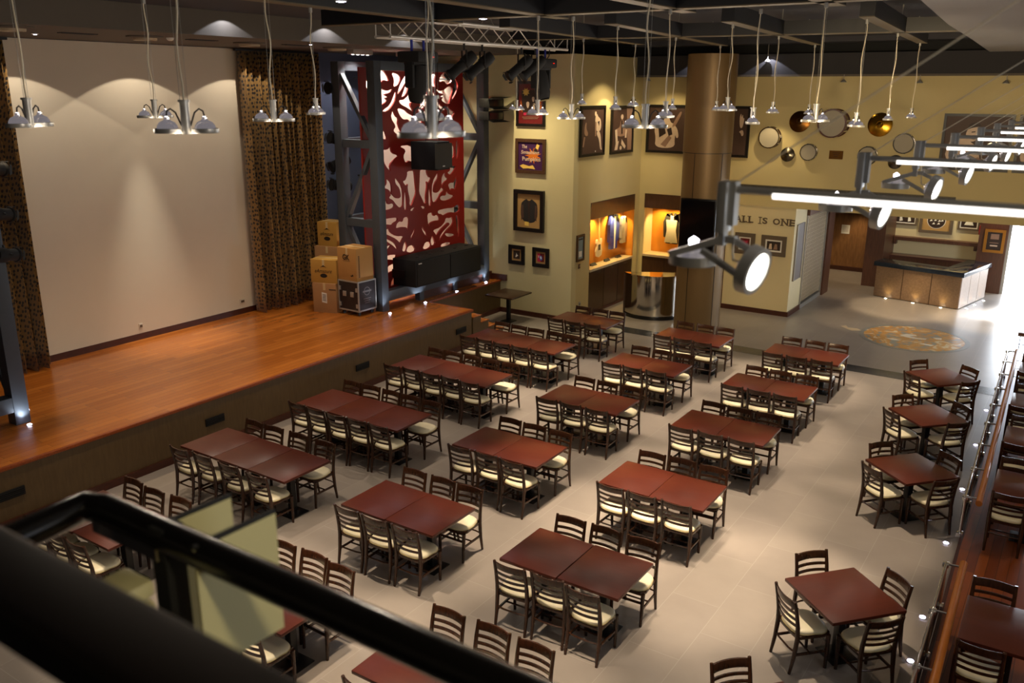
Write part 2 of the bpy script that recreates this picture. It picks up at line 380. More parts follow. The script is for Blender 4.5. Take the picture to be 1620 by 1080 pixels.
struct('ceiling_far', M().bb(-11.15, 3.0, 22.9, 23.4, 6.3, 6.84), m_fascia)
struct('trim_2', M().bb(-11.15, 3.0, 22.87, 22.9, 6.29, 6.34), m_soffit)
wm = M(); pl = [(-1.30, 4.0), (-1.69, 9.57), (-1.95, 13.0), (-2.15, 17.0), (-2.45, 22.3), (3.0, 22.3), (3.0, -3), (-1.0, -3)]
wm.prism(pl, 6.78, 7.2, Matrix.Identity(4)); struct('ceiling_right', wm, m_white_ceil)
# baseboards
struct('baseboard_stage', M().bb(-16.25, -16.19, 8.3, 13.45, 0.9, 1.03), m_skirt)
struct('baseboard_poster', M().bb(-13.38, -11.12, 19.46, 19.5, 0, 0.13), m_skirt)
struct('baseboard_alcove', M().bb(-11.15, -11.11, 19.46, 20.46, 0, 0.13), m_skirt)
bm_ = M(); bm_.bb(-8.48, -6.55, 23.38, 23.42, 0, 0.13); bm_.bb(-6.585, -6.545, 23.42, 24.5, 0, 0.13)
struct('baseboard_all_is_one', bm_, m_skirt)
struct('baseboard_lobby', M().bb(-7.6, -5.85, 30.96, 31.0, 0, 0.14), m_skirt)
struct('wall_column_gap', M().bb(-9.55, -8.45, 23.6, 23.7, 0, 3.07), m_pierwood)
# daylight beyond the glass entrance
struct('door_1', M().bb(-2.06, -1.98, 30.0, 30.1, 0, 2.6).bb(1.52, 1.6, 30.0, 30.1, 0, 2.6).bb(-2.06, 1.6, 30.0, 30.1, 2.55, 2.65).bb(-0.22, -0.16, 30.0, 30.1, 0, 2.55), m_alu)
struct('wall_over_door', M().bb(-2.06, 1.6, 29.95, 30.2, 2.65, 2.95), m_pierwood)
struct('exterior_backdrop', M().bb(-5, 6, 33.0, 33.1, -0.1, 3.1), m_daylight)

# air vent in the drum wall
g = thing('air_grille', 'long grey linear air grille across the ochre wall below the drums', 'air vent', (-5.6, 23.4, 3.44))
fm = M(); fm.bb(-8.42, -2.84, 23.37, 23.40, 3.38, 3.50); fm.build('backing', m_black, g)
fm = M()
for z in (3.375, 3.505): fm.bb(-8.43, -2.83, 23.35, 23.40, z - .01, z + .01)
for k in range(30): fm.bb(-8.43 + k * .193 - .006, -8.43 + k * .193 + .006, 23.35, 23.38, 3.38, 3.50)
fm.build('grille_frame', pbr('grille_grey', (108, 98, 78), 0.5), g)
fm = M()
for k in range(5): fm.bb(-8.42, -2.84, 23.355, 23.372, 3.395 + k * .022, 3.403 + k * .022)
fm.build('louvre', pbr('grille_dark', (86, 78, 64), 0.5), g)

# ---------------------------------------------------------------- stage
st = thing('stage', 'raised wooden stage with glossy orange plank floor and olive front', 'stage', (-14, 8, 0))
T0 = Matrix.Identity(4)
M().prism([(-16.25, -2), (-12.0, -2), (-12.0, 16.3), (-13.38, 16.3), (-13.38, 19.5), (-16.25, 19.5)], 0.86, 0.9, T0).build('deck', m_deck, st)
fm = M(); fm.bb(-12.10, -12.02, -2, 16.27, 0.1, 0.86); fm.bb(-13.36, -12.1, 16.19, 16.27, 0.1, 0.86); fm.bb(-13.46, -13.40, 16.27, 19.5, 0.1, 0.86)
fm.build('front_panel', m_olive, st)
fm = M(); fm.bb(-12.04, -11.98, -2, 16.31, 0.855, 0.905); fm.bb(-13.4, -13.36, 16.3, 19.5, 0.855, 0.905); fm.bb(-13.36, -12.0, 16.27, 16.32, 0.855, 0.905)
fm.build('nosing', m_nosing, st, bevel=.008)
fm = M(); fm.bb(-12.08, -11.99, -2, 16.29, 0, 0.12); fm.bb(-13.44, -13.37, 16.3, 19.5, 0, 0.12)
fm.build('skirting', m_skirt, st)
M().bb(-13.66, -13.17, 19.44, 19.5, 0.9, 1.06).build('upstand', m_skirt, st)
M().bb(-13.72, -13.66, 16.3, 19.46, 0.9, 1.12).build('kickboard', m_skirt, st)
for y in (5.37, 8.82, 12.48, 15.84):
    v = M().bb(-12.02, -11.995, y - .19, y + .19, 0.42, 0.55).build('vent', m_matblack, st)
    sm = M()
    for k in range(4): sm.bb(-11.997, -11.985, y - .18, y + .18, 0.44 + k * .028, 0.447 + k * .028)
    sm.build('vent_slat', m_black, v)
sp = thing('stage_steps', 'short wooden stair with orange treads beside the stage end', 'stairs', (-12.7, 16.9, 0))
for k, z in enumerate((0.70, 0.52, 0.34, 0.17)):
    y0 = 16.33 + k * .32
    M().bb(-13.35, -12.02, y0, y0 + .32, 0, z - .03).build('riser', m_olive, sp)
    M().bb(-13.36, -12.0, y0, y0 + .34, z - .03, z).build('tread', m_deck, sp, bevel=.006)

tag(M().bb(-16.245, -16.20, 7.2, 13.36, 1.03, 6.79).build('projection_screen', m_screen), 'large off-white screen wall between the spotted curtains', 'screen')
for nm, y, z, w, lab in (('wall_socket', 10.31, 1.19, .09, 'small single socket low on the white screen wall'), ('wall_socket', 12.95, 1.20, .15, 'double socket low on the white screen wall near the curtain')):
    s = thing(nm, lab, 'socket', (-16.2, y, z))
    M().bb(-16.2, -16.185, y - w / 2, y + w / 2, z - .05, z + .05).build('plate', pbr('socket_plate', (206, 196, 178), 0.4), s, bevel=.004)
    M().bb(-16.186, -16.178, y - w * .3, y + w * .3, z - .03, z + .02).build('face', pbr('socket_face', (90, 76, 60), 0.5), s)

# curtains: wavy cloth with UVs laid along the folds
def curtain(name, label, y0, y1, x, z0, z1, folds, amp, seed, spread=0.0):
    q = random.Random(seed); n = folds * 14; rows = 14; vs = []; uv = []
    ph = [q.uniform(-.5, .5) for _ in range(folds + 2)]; am = [q.uniform(.55, 1.2) for _ in range(folds + 2)]
    for i in range(rows + 1):
        tz = i / rows; z = z0 + (z1 - z0) * tz; arc = 0; last = None
        for j in range(n + 1):
            t = j / n; k = t * folds; ki = int(k); fr = k - ki
            a = am[ki] * (1 - fr) + am[ki + 1] * fr; p = ph[ki] * (1 - fr) + ph[ki + 1] * fr
            w = amp * a * (0.75 + .35 * (1 - tz))
            yy = y0 + (y1 - y0) * t + (t - .5) * spread * (1 - tz) + .03 * math.sin(2 * math.pi * k + 1.2 + p)
            xx = x + w * math.sin(2 * math.pi * k + p * (1 + .5 * tz)) + .25 * w * math.sin(4 * math.pi * k + 3 * p)
            zz = z if i else z0 + .02 * (1 + math.sin(5 * k + seed))
            pt = Vector((xx, yy, zz)); arc += (pt - last).length if last else 0; last = pt
            vs.append(pt); uv.append((arc, z))
    fs = [(i * (n + 1) + j, i * (n + 1) + j + 1, (i + 1) * (n + 1) + j + 1, (i + 1) * (n + 1) + j) for i in range(rows) for j in range(n)]
    c = thing(name, label, 'curtain', (x, (y0 + y1) / 2, z0))
    m = M(); m.add(vs, fs); m.keepn = True
    o = m.build('drape', m_cloth, c, ang=3.0)
    ul = o.data.uv_layers.new(name='UVMap')
    for lp in o.data.loops: ul.data[lp.index].uv = uv[lp.vertex_index]
    sd = o.modifiers.new('thick', 'SOLIDIFY'); sd.thickness = 0.008
    M().bb(x - .04, x + .04, y0 - .1, y1 + .1, z1, z1 + .04).build('track', m_black, c)
    return c
curtain('stage_curtain', 'spotted gold velvet curtain beside the cardboard boxes', 13.22, 15.45, -15.98, 0.91, 6.74, 12, .2, 3)
curtain('stage_curtain', 'spotted gold velvet curtain behind the cut-off steel frame', 6.2, 8.2, -15.98, 0.91, 6.74, 11, .2, 8)

# ---------------------------------------------------------------- steel frame beside the stage with the red fretwork panel
def tower(name, label, y0, y1, x0, x1, z1, braces):
    t = thing(name, label, 'steel frame', (x0, y0, 0.9))
    w = .23
    for (x, y) in ((x0, y0), (x0, y1), (x1, y0), (x1, y1)):
        M().bb(x - w / 2, x + w / 2, y - w / 2, y + w / 2, 0.9, z1).build('post', m_steel, t, bevel=.01)
    for x in (x0, x1):
        M().bb(x - w / 2, x + w / 2, y0 + w / 2, y1 - w / 2, 1.12, 1.36).build('bottom_beam', m_steel, t, bevel=.01)
        M().bb(x - w / 2, x + w / 2, y0 + w / 2, y1 - w / 2, z1 - .2, z1).build('top_beam', m_steel, t, bevel=.01)
    for k in range(1, 3):
        y = y0 + (y1 - y0) * k / 3
        M().bb(x0 - .08, x0 + .08, y - .08, y + .08, 0.9, 1.12).build('foot', m_steel, t)
    for y in (y0, y1):
        for z in braces:
            M().bb(x1 + w / 2, x0 - w / 2, y - .08, y + .08, z - .09, z + .09).build('cross_beam', m_steel, t)
        zs = [1.2] + list(braces) + [z1 - .2]
        for i in range(len(zs) - 1):
            a, b = (x0, x1) if i % 2 == 0 else (x1, x0)
            sg = -1 if a == x0 else 1
            M().bar((a + sg * .1, y, zs[i] + .08), (b - sg * .1, y, zs[i + 1] - .08), .09, .12, up=(0, 1, 0)).build('diagonal_brace', m_steel, t)
    for z in braces:
        M().bb(x1 - .09, x1 + .09, y0 + w / 2, y1 - w / 2, z - .11, z + .11).build('rear_beam', m_steel, t)
    return t
tower('steel_tower', 'tall grey steel box frame around the red fretwork panel', 15.0, 19.12, -13.70, -14.78, 6.55, (2.95, 4.75))
tower('steel_tower', 'grey steel box frame cut off by the picture edge beside the stage', 2.2, 6.37, -13.55, -14.6, 6.55, (2.95, 4.75))

# red panel with holes, traced as half a damask and mirrored
AX = 16.86
S6, S3 = .19452, .19446
def cvt(pts, ox, oy, sc, ax):
    # measured on the sloping panel: across = metres from the axis, up = height
    out = []
    for a, b in pts:
        px, py = ox + a * sc, oy + b * sc
        dy = abs(px - ax) * 0.0236; up = 2.615 + (360 - py) * 0.01543
        out.append((dy, up))
    return out
low_half = [
 [(540,0),(535,20),(530,110),(525,170),(545,215),(565,265),(580,250),(575,210),(590,130),(585,90),(600,110),(625,70),(605,65),(590,30),(590,0)],
 [(690,30),(640,110),(635,200),(640,260),(665,265),(690,235),(710,200),(740,180),(720,160),(735,120),(775,100),(750,80),(750,35),(720,70),(715,120),(720,150),(690,190),(665,195),(650,180),(660,120),(690,80)],
 [(610,120),(604,180),(600,285),(618,300),(626,255),(618,180)],
 [(705,245),(720,230),(755,235),(760,195),(785,230),(830,245),(800,265),(750,275),(715,265)],
 [(780,145),(800,130),(830,135),(850,80),(858,120),(850,160),(840,190),(815,175),(800,195),(790,170)],
 [(775,40),(800,60),(825,40),(845,10),(845,-8),(800,-8),(800,25)],
 [(690,350),(760,345),(820,350),(850,330),(872,340),(872,385),(840,395),(790,380),(730,400),(720,385),(690,375)],
 [(590,365),(630,360),(640,395),(665,385),(684,402),(690,435),(650,430),(610,440),(605,470),(595,440)],
 [(640,510),(700,500),(740,465),(750,430),(780,440),(800,430),(815,470),(800,500),(760,530),(720,570),(690,610),(700,570),(720,540),(760,510),(785,490),(770,470),(740,490),(700,520),(670,560),(660,540)],
 [(540,460),(560,500),(575,520),(575,550),(560,530),(540,490)],
 [(532,290),(560,294),(575,310),(552,318),(545,308)],
 [(625,555),(640,590),(650,630),(620,640),(610,600)],
 [(850,420),(868,440),(872,520),(876,560),(865,620),(860,560),(850,500),(845,450)],
 [(565,600),(600,605),(615,640),(580,660),(540,650)],
 [(740,560),(790,570),(835,590),(800,600),(760,590)],
 [(700,650),(760,640),(800,660),(740,680),(715,690)],
 [(540,690),(600,690),(640,730),(620,780),(585,740),(545,730)],
 [(690,730),(750,720),(800,760),(860,770),(820,800),(760,780),(720,770)],
 [(640,800),(690,810),(740,850),(750,900),(710,880),(670,850)],
 [(790,840),(850,830),(868,870),(860,930),(820,900),(800,880)],
 [(545,800),(580,810),(600,860),(570,880),(550,850)],
 [(560,900),(620,900),(660,930),(610,950),(560,940)],
]
up_half = [   # left side of the panel seen in the photograph, read from the axis outwards
 [(330,310),(400,292),(430,330),(445,372),(400,360),(380,390),(340,370)],
 [(330,430),(360,405),(420,450),(470,430),(450,460),(400,470),(440,490),(410,492),(430,515),(380,548),(345,530)],
 [(312,345),(286,370),(280,420),(316,490),(358,545),(340,480),(318,420)],
 [(490,450),(500,470),(480,540),(430,595),(390,590),(450,550)],
 [(525,515),(570,510),(640,420),(645,452),(612,490),(640,520),(600,540),(634,605),(590,572),(540,545)],
 [(508,580),(560,590),(590,622),(630,640),(632,700),(610,742),(560,732),(536,690),(570,726),(600,700),(590,662),(550,664),(525,630)],
 [(472,592),(490,640),(510,655),(502,700),(550,800),(490,764),(470,740),(490,710),(455,650)],
 [(378,560),(352,600),(310,625),(338,660),(348,716),(322,700),(284,742),(348,766),(372,690)],
 [(384,800),(420,808),(400,735),(386,760)],
 [(515,870),(600,870),(638,930),(632,1025),(590,980),(560,1000),(542,950),(566,905)],
 [(370,890),(420,892),(440,870),(450,920),(500,940),(470,960),(430,1000),(440,1060),(400,1000),(385,940)],
 [(372,900),(340,880),(318,920),(322,985),(352,1010),(345,950)],
 [(300,850),(284,880),(280,960),(300,1020),(306,930)],
 [(600,300),(625,320),(600,400),(575,470),(540,490),(570,420)],
 [(640,330),(648,340),(646,400),(630,412),(622,390)],
 [(530,400),(560,350),(590,310),(585,350),(560,400),(535,440),(510,470)],
 [(470,310),(520,320),(540,350),(510,400),(480,410),(490,360)],
]
holes = [cvt(p, 560, 270, S6, 659.0) for p in low_half] + [cvt(p, 530, 60, S3, 656.4) for p in up_half]
pn = thing('fretwork_panel', 'tall dark red panel cut with pale flame scrolls in the steel frame', 'decorative panel', (-14.1, AX, 0.95))
cu = bpy.data.curves.new('fretwork', 'CURVE'); cu.dimensions = '2D'; cu.fill_mode = 'BOTH'; cu.extrude = 0.02; cu.resolution_u = 4
def spl(pts, bez=True):
    s = cu.splines.new('POLY')
    q = pts
    if bez:      # round the corners a little (one Chaikin pass)
        q = []
        for i in range(len(pts)):
            a, b = pts[i], pts[(i + 1) % len(pts)]
            q += [(a[0] * .78 + b[0] * .22, a[1] * .78 + b[1] * .22), (a[0] * .22 + b[0] * .78, a[1] * .22 + b[1] * .78)]
    s.points.add(len(q) - 1)
    for k, (a, b) in enumerate(q): s.points[k].co = (a, b, 0, 1)
    s.use_cyclic_u = True
spl([(-1.92, 0.95), (1.92, 0.95), (1.92, 6.42), (-1.92, 6.42)], False)
for h in holes:
    ca_ = sum(a for a, b in h) / len(h); cb_ = sum(b for a, b in h) / len(h)
    h = [(ca_ + (a - ca_) * 1.1, cb_ + (b - cb_) * 1.08) for a, b in h]
    h = [(min(max(a, .02), 1.86), min(b, 6.38)) for a, b in h]
    if min(b for a, b in h) < 1.0: continue
    spl(h); spl([(-a, b) for a, b in h])
ob = bpy.data.objects.new('fretwork', cu); C.objects.link(ob); bpy.context.view_layer.update()
me = bpy.data.meshes.new_from_object(ob.evaluated_get(bpy.context.evaluated_depsgraph_get())); bpy.data.objects.remove(ob)
TF = WX(-14.1, AX, 0)
fm = M(); fm.add([v.co for v in me.vertices], [tuple(p.vertices) for p in me.polygons], 0, TF); fm.build('fretwork', m_red, pn)
M().bb(-14.62, -14.58, 15.62, 18.98, 0.95, 6.42).build('backing_board', m_backlit, pn)
fm = M()
for y in (15.3, 18.4):
    for z in (1.5, 4.0, 6.2): fm.bb(-14.58, -14.12, y - .02, y + .02, z - .02, z + .02)
fm.each('spacer', m_black, pn)

# ---------------------------------------------------------------- stage equipment
t = thing('subwoofer', 'wide black loudspeaker cabinet standing across the steel frame base', 'loudspeaker', (-13.75, 17.1, 1.36))
M().bb(-14.0, -13.28, 15.75, 18.42, 1.36, 2.02).build('cabinet', m_matblack, t, bevel=.015)
fm = M(); fm.bb(-13.28, -13.262, 15.80, 17.06, 1.40, 1.98); fm.bb(-13.28, -13.262, 17.10, 18.38, 1.40, 1.98); fm.build('grille', pbr('speaker_mesh', (20, 19, 18), 0.7, bump=0.5, scale=300), t)
fm = M()
for y in (16.2, 16.7, 17.2, 17.7, 18.2): fm.cyl((-13.6, y, 2.02), (-13.6, y, 2.035), .05, n=12)
fm.each('fly_point', m_black, t)
M().bb(-13.262, -13.257, 15.84, 15.96, 1.92, 1.945).build('badge', m_white, t)
M().bb(-14.0, -13.6, 15.72, 15.75, 1.55, 1.75).build('side_handle', m_black, t)
t = thing('hanging_speaker', 'black loudspeaker hung in front of the red fretwork panel', 'loudspeaker', (-13.45, 16.7, 4.1))
M().prism([(-.36, -.38), (.36, -.38), (.24, .33), (-.24, .33)], 0, .66, Matrix(((0, 1, 0, -13.45), (1, 0, 0, 16.7), (0, 0, 1, 4.1), (0, 0, 0, 1)))).build('cabinet', m_matblack, t, bevel=.015)
M().bb(-13.13, -13.115, 16.37, 17.03, 4.14, 4.72).build('grille', m_black, t)
M().bb(-13.113, -13.11, 16.66, 16.74, 4.18, 4.2).build('badge', m_white, t)
fm = M(); fm.cyl((-13.45, 16.45, 4.76), (-13.45, 16.45, 6.6), .008, n=6); fm.cyl((-13.45, 16.95, 4.76), (-13.45, 16.95, 6.6), .008, n=6); fm.each('hanging_wire', m_black, t)

# boxes and the flight case
def carton(name, label, c, d, rz, mat, z, decor):
    o = thing(name, label, 'cardboard box', (c[0], c[1], z), rz, 'cardboard boxes on the stage')
    x, y, h = d
    M().box((0, 0, h / 2), d).build('carton', mat, o, bevel=.008, local=True)
    M().bb(-x / 2, x / 2, -.03, .03, h - .001, h + .002).bb(-.03, .03, -y / 2 - .002, -y / 2 + .01, h - .16, h).build('tape', m_tape, o, local=True)
    m = M(); T = Matrix(((1, 0, 0, 0), (0, 0, -1, -y / 2 - .003), (0, 1, 0, h / 2), (0, 0, 0, 1)))
    if decor == 'leaf':
        m.flat(ell(0, -.22 * h + .02, .09, .05), 0, T); m.flat([(-.09, .16 * h), (0, .27 * h), (.09, .16 * h), (.03, .2 * h), (-.03, .2 * h)], 0, T)
        add_text(m, 'eAmazure', 0, 0.02 * h, x * .66, .09, .001, T, shear=.3)
    elif decor == 'gk':
        add_text(m, 'GK', -.02, h * .22, .22, .13, .001, T, bold=.03); m.flat([(-.13, h * .11), (.11, h * .11), (.11, h * .1), (-.13, h * .1)], 0, T)
        m.flat([(.1, -.32 * h), (.2, -.33 * h), (.16, -.28 * h), (.12, -.36 * h)], .001, T)
        for k in range(14): m.add([(x / 2 + .003, -y / 2 + .06, .1 + k * .036), (x / 2 + .003, -y / 2 + .10, .1 + k * .036), (x / 2 + .003, -y / 2 + .10, .122 + k * .036), (x / 2 + .003, -y / 2 + .06, .122 + k * .036)], [(0, 1, 2, 3)])
    elif decor == 'label':
        m = M(); m.flat([(-.07, -.1), (.06, -.12), (.06, .12), (-.07, .14)], 0, T, 0)
        m2 = m; o2 = m.build('label', m_white, o, local=True)
        m = M()
        for k in range(5): m.flat([(-.05, -.06 + k * .035), (.04, -.07 + k * .035), (.04, -.055 + k * .035), (-.05, -.045 + k * .035)], .002, T)
        m.flat([(.12, .2), (.3, .2), (.3, .22), (.12, .22)], .001, T)
    if m.v: m.build('print', m_ink, o, local=True)
    return o
ang = R(22)
# the cartons face the dining room: their printed sides look towards the camera
fa = R(31)
carton('cardboard_box', 'plain tall cardboard box with white label standing on the stage beside the flight case', (-14.76, 14.36), (.60, .56, .70), R(18), m_card2, .9, 'label')
carton('cardboard_box', 'yellowish printed cardboard box stacked on the plain box with white label', (-14.78, 14.37), (.66, .5, .55), R(18), m_card3, 1.60, 'leaf')
carton('cardboard_box', 'pale flat cardboard box lying behind the yellowish printed box', (-15.42, 15.2), (.7, .6, 1.38), R(12), m_card2, .9, None)
carton('cardboard_box', 'cardboard box topmost and rearmost against the blue-grey wall', (-15.44, 15.22), (.54, .5, .58), R(12), m_card3, 2.28, 'leaf')
carton('cardboard_box', 'tall cardboard box with two-letter logo stacked on the black flight case', (-14.06, 14.53), (.60, .54, .76), R(-1), m_card, 1.71, 'gk')
fc = thing('flight_case', 'black wheeled flight case with silver edges under a cardboard box', 'flight case', (-14.05, 14.54, .9), R(-1))
x, y, h = .62, .56, .68
M().box((0, 0, .12 + h / 2), (x, y, h)).build('case_body', pbr('case_laminate', (34, 26, 30), 0.4), fc, local=True)
fm = M()
for sx in (-1, 1):
    for sy in (-1, 1): fm.box((sx * x / 2, sy * y / 2, .12 + h / 2), (.03, .03, h + .02))
for z in (.12, .12 + h):
    for s_ in (-1, 1): fm.box((s_ * x / 2, 0, z), (.03, y, .03)); fm.box((0, s_ * y / 2, z), (x, .03, .03))
fm.build('edge_trim', m_alu, fc, local=True)
for a in (-.12, .12): M().box((a, -y / 2 - .012, .50), (.11, .025, .12)).build('handle', m_alu, fc, bevel=.01, local=True)
fm = M()
for a in (-.27, .27):
    for z in (.24, .62): fm.box((a, -y / 2 - .012, z), (.06, .025, .09))
fm.each('latch', m_alu, fc, local=True)
fm = M(); T = Matrix(((0, 0, 1, x / 2 + .004), (1, 0, 0, 0), (0, 1, 0, .5), (0, 0, 0, 1)))
for k in range(16): fm.flat([ell(0, .06, .10, .10, 16)[k], ell(0, .06, .10, .10, 16)[(k + 1) % 16], ell(0, .06, .085, .085, 16)[(k + 1) % 16], ell(0, .06, .085, .085, 16)[k]], 0, T)
for k in range(3): fm.flat([(-.12 + .02 * k, -.12 - .05 * k), (.12 - .02 * k, -.12 - .05 * k), (.12 - .02 * k, -.105 - .05 * k), (-.12 + .02 * k, -.105 - .05 * k)], 0, T)
fm.flat([(-.14, .04), (.14, .04), (.14, .08), (-.14, .08)], .001, T)
fm.build('emblem', pbr('stencil_grey', (120, 112, 112), 0.6), fc, local=True)
for sx in (-1, 1):
    for sy in (-1, 1):
        w = M().box((sx * .24, sy * .21, .10), (.07, .07, .04)).build('caster', m_alu, fc, local=True)
        M().cyl((sx * .24 - .02, sy * .21, .045), (sx * .24 + .02, sy * .21, .045), .045, n=14).build('caster_wheel', m_black, w, local=True)

# stage floor lights
for k, (x, y) in enumerate(((-13.362, 14.877), (-13.359, 16.179), (-13.47, 17.60), (-13.50, 18.95), (-13.968, 6.702), (-13.30, 6.383))):
    lab = ['first stage floor uplight beside the foot of the steel frame by the flight case', 'second stage floor uplight, under the subwoofer end nearest the flight case', 'third stage floor uplight, on the ledge under the subwoofer', 'stage floor uplight on the ledge nearest the poster wall', 'stage floor uplight behind the cut-off steel frame', 'stage floor uplight in front of the cut-off steel frame'][k]
    o = thing('floor_uplight', lab, 'floor light', (x, y, .9), 0, 'stage floor uplights')
    M().lathe([(.03, .0), (.05, .0), (.05, .006), (.036, .01)], 20).build('bezel', m_chrome, o, local=True)
    M().lathe([(.036, .004), (.036, .016), (.02, .024), (0.0001, .026)], 16).build('lens', m_led, o, local=True)
    spot((x - .02, y, .96), (x - .9, y, 3.5), 14 if k < 4 else 9, 100, .8, (226, 240, 255), .03)

# ---------------------------------------------------------------- truss with lights
tr = thing('lighting_truss', 'aluminium lattice truss hung over the stage edge carrying spotlights', 'truss', (-9.0, 12.6, 6.68))
ya, yb, h, w = 10.08, 15.15, .28, .28
for x in (-9.14, -8.86):
    for z in (6.685, 6.965): M().cyl((x, ya, z), (x, yb, z), .025, n=12).build('chord', m_alu_truss, tr)
fm = M(); n = 12; st_ = (yb - ya) / n
for i in range(n):
    y0 = ya + i * st_; y1 = y0 + st_
    for x in (-9.14, -8.86):
        a, b = (6.685, 6.965) if i % 2 else (6.965, 6.685)
        fm.cyl((x, y0, a), (x, y1, b), .009, n=6)
    if i % 2 == 0: fm.cyl((-9.14, y0, 6.965), (-8.86, y1, 6.965), .009, n=6); fm.cyl((-9.14, y0, 6.685), (-8.86, y1, 6.685), .009, n=6)
for y in (ya + .01, yb - .01):
    for x in (-9.14, -8.86): fm.cyl((x, y, 6.685), (x, y, 6.965), .009, n=6)
    for z in (6.685, 6.965): fm.cyl((-9.14, y, z), (-8.86, y, z), .009, n=6)
fm.build('lattice', m_alu_truss, tr)
fm = M()
for y in (10.9, 12.7, 14.5):
    for x in (-9.14, -8.86): fm.cyl((x, y, 6.98), (-9.0, y, 7.2), .006, n=6)
fm.each('hanging_wire', m_alu, tr)

def moving_head(label, x, y, ztop, tilt):
    o = thing('moving_head_light', label, 'stage light', (x, y, ztop), 0, 'moving head lights')
    m = M(); m.box((0, 0, -.24), (.42, .48, .16)); m.build('base_unit', m_matblack, o, bevel=.03, local=True)
    m = M()
    for s_ in (-1, 1): m.cyl((0, s_ * .14, -.16), (0, s_ * .14, .03), .02, n=8)
    m.each('hook_clamp', m_clampblue, o, local=True)
    m = M()
    for s_ in (-1, 1): m.box((0, s_ * .2, -.50), (.16, .06, .38))
    m.box((0, 0, -.33), (.2, .44, .06)); m.build('yoke', m_matblack, o, bevel=.02, local=True)
    q = Matrix.Translation((0, 0, -.58)) @ Matrix.Rotation(tilt, 4, 'Y')
    hd = M().lathe([(0.001, -.32), (.11, -.30), (.14, -.2), (.15, .1), (.12, .24), (0.001, .26)], 20, 0, q).build('lamp_head', m_matblack, o, local=True)
    M().lathe([(0.001, -.335), (.10, -.325), (.10, -.30)], 20, 0, q).build('lens', m_rubber, hd, local=True)
    M().box((.2, .1, -.24), (.05, .03, .012)).build('indicator', m_red_led, o, local=True)
    M().tube([(0, .15, -.2), (0, .28, -.1), (0, .3, .03), (0, .18, .12)], .01, 6).build('cable', m_wire_dark, o, local=True)
moving_head('big black moving head light at the flight case end of the truss', -8.88, 10.72, 6.66, R(12))
moving_head('big black moving head light at the poster wall end of the truss', -8.95, 14.35, 6.66, R(-14))
def profile_spot(name, label, loc, aim, ln=.46, r=.095, group='spotlights hung from the truss', drop=.3):
    o = thing(name, label, 'spotlight', loc, 0, group)
    a = Vector(aim).normalized(); q = a.to_track_quat('Z', 'Y').to_matrix().to_4x4(); q.translation = Vector((0, 0, -drop))
    M().cyl((0, 0, -.1), (0, 0, .03), .018, n=8).build('hook_clamp', m_black, o, local=True)
    y = M(); sd = (q.to_3x3() @ Vector((1, 0, 0))) * (r + .02)
    c = Vector((0, 0, -drop))
    y.bar(c + sd, c + sd + Vector((0, 0, drop - .1)), .03, .008); y.bar(c - sd, c - sd + Vector((0, 0, drop - .1)), .03, .008); y.bar(c + sd + Vector((0, 0, drop - .1)), c - sd + Vector((0, 0, drop - .1)), .03, .008)
    y.build('yoke', m_black, o, local=True)
    b = M().lathe([(0.001, -ln * .45), (r * .8, -ln * .42), (r, -ln * .25), (r, 0), (r * .82, .02), (r * .82, ln * .5), (r * .98, ln * .55), (r * .98, ln * .62), (r * .7, ln * .62)], 20, 0, q).build('barrel', m_matblack, o, local=True)
    M().lathe([(0.001, ln * .56), (r * .7, ln * .58), (r * .8, ln * .6)], 16, 0, q).build('lens', m_rubber, b, local=True)
    k = M()
    for i in range(4):
        A = q @ Matrix.Rotation(i * math.pi / 2, 4, 'Z'); k.add([(-r * .8, r, ln * .62), (r * .8, r, ln * .62), (r * .5, r * 1.12, ln * .7), (-r * .5, r * 1.12, ln * .7)], [(0, 1, 2, 3)], 0, A)
    k.build('shutter_frame', m_black, b, local=True)
    return o
sl = [(-8.86, 11.86, 'spotlight on the truss, next to the moving head at the flight case end'), (-8.86, 12.36, 'spotlight on the truss, second from the flight case end, just before mid-span'),
      (-8.86, 13.55, 'spotlight on the truss, just past mid-span towards the poster wall'), (-8.86, 14.0, 'spotlight on the truss, next to the moving head at the poster wall end')]
for i, (x, y, l) in enumerate(sl): profile_spot('truss_spotlight', l, (x, y, 6.66), (-.55, -.75, -.75) if i < 2 else (-.4, -.8, -.65), .52, .10)
# lights on the pole behind the frame
pl_ = thing('light_pole', 'black upright pole of stage lights beside the blue-grey wall', 'pole', (-14.95, 15.35, .9))
M().cyl((-14.95, 15.35, .9), (-14.95, 15.35, 6.5), .035, n=12).build('pole', m_black, pl_)
M().lathe([(.18, .9), (.18, .93), (.04, .95)], 20, 0, Matrix.Translation((-14.95, 15.35, 0))).build('base_plate', m_black, pl_)
labs = ['round black spotlight highest on the pole beside the blue-grey wall', 'black spotlight on the pole level with the hanging speaker top', 'black spotlight on the pole level with the hanging speaker base', 'lowest black spotlight on the pole above the boxes']
for z, l, aim in zip((5.95, 4.77, 4.27, 3.72), labs, ((-.1, -1, 0), (-.2, -.9, .25), (-.3, -.85, -.35), (-.3, -.9, .15))):
    profile_spot('pole_spotlight', l, (-14.97, 15.16, z + .14), aim, .48, .14, 'spotlights on the pole', .12)
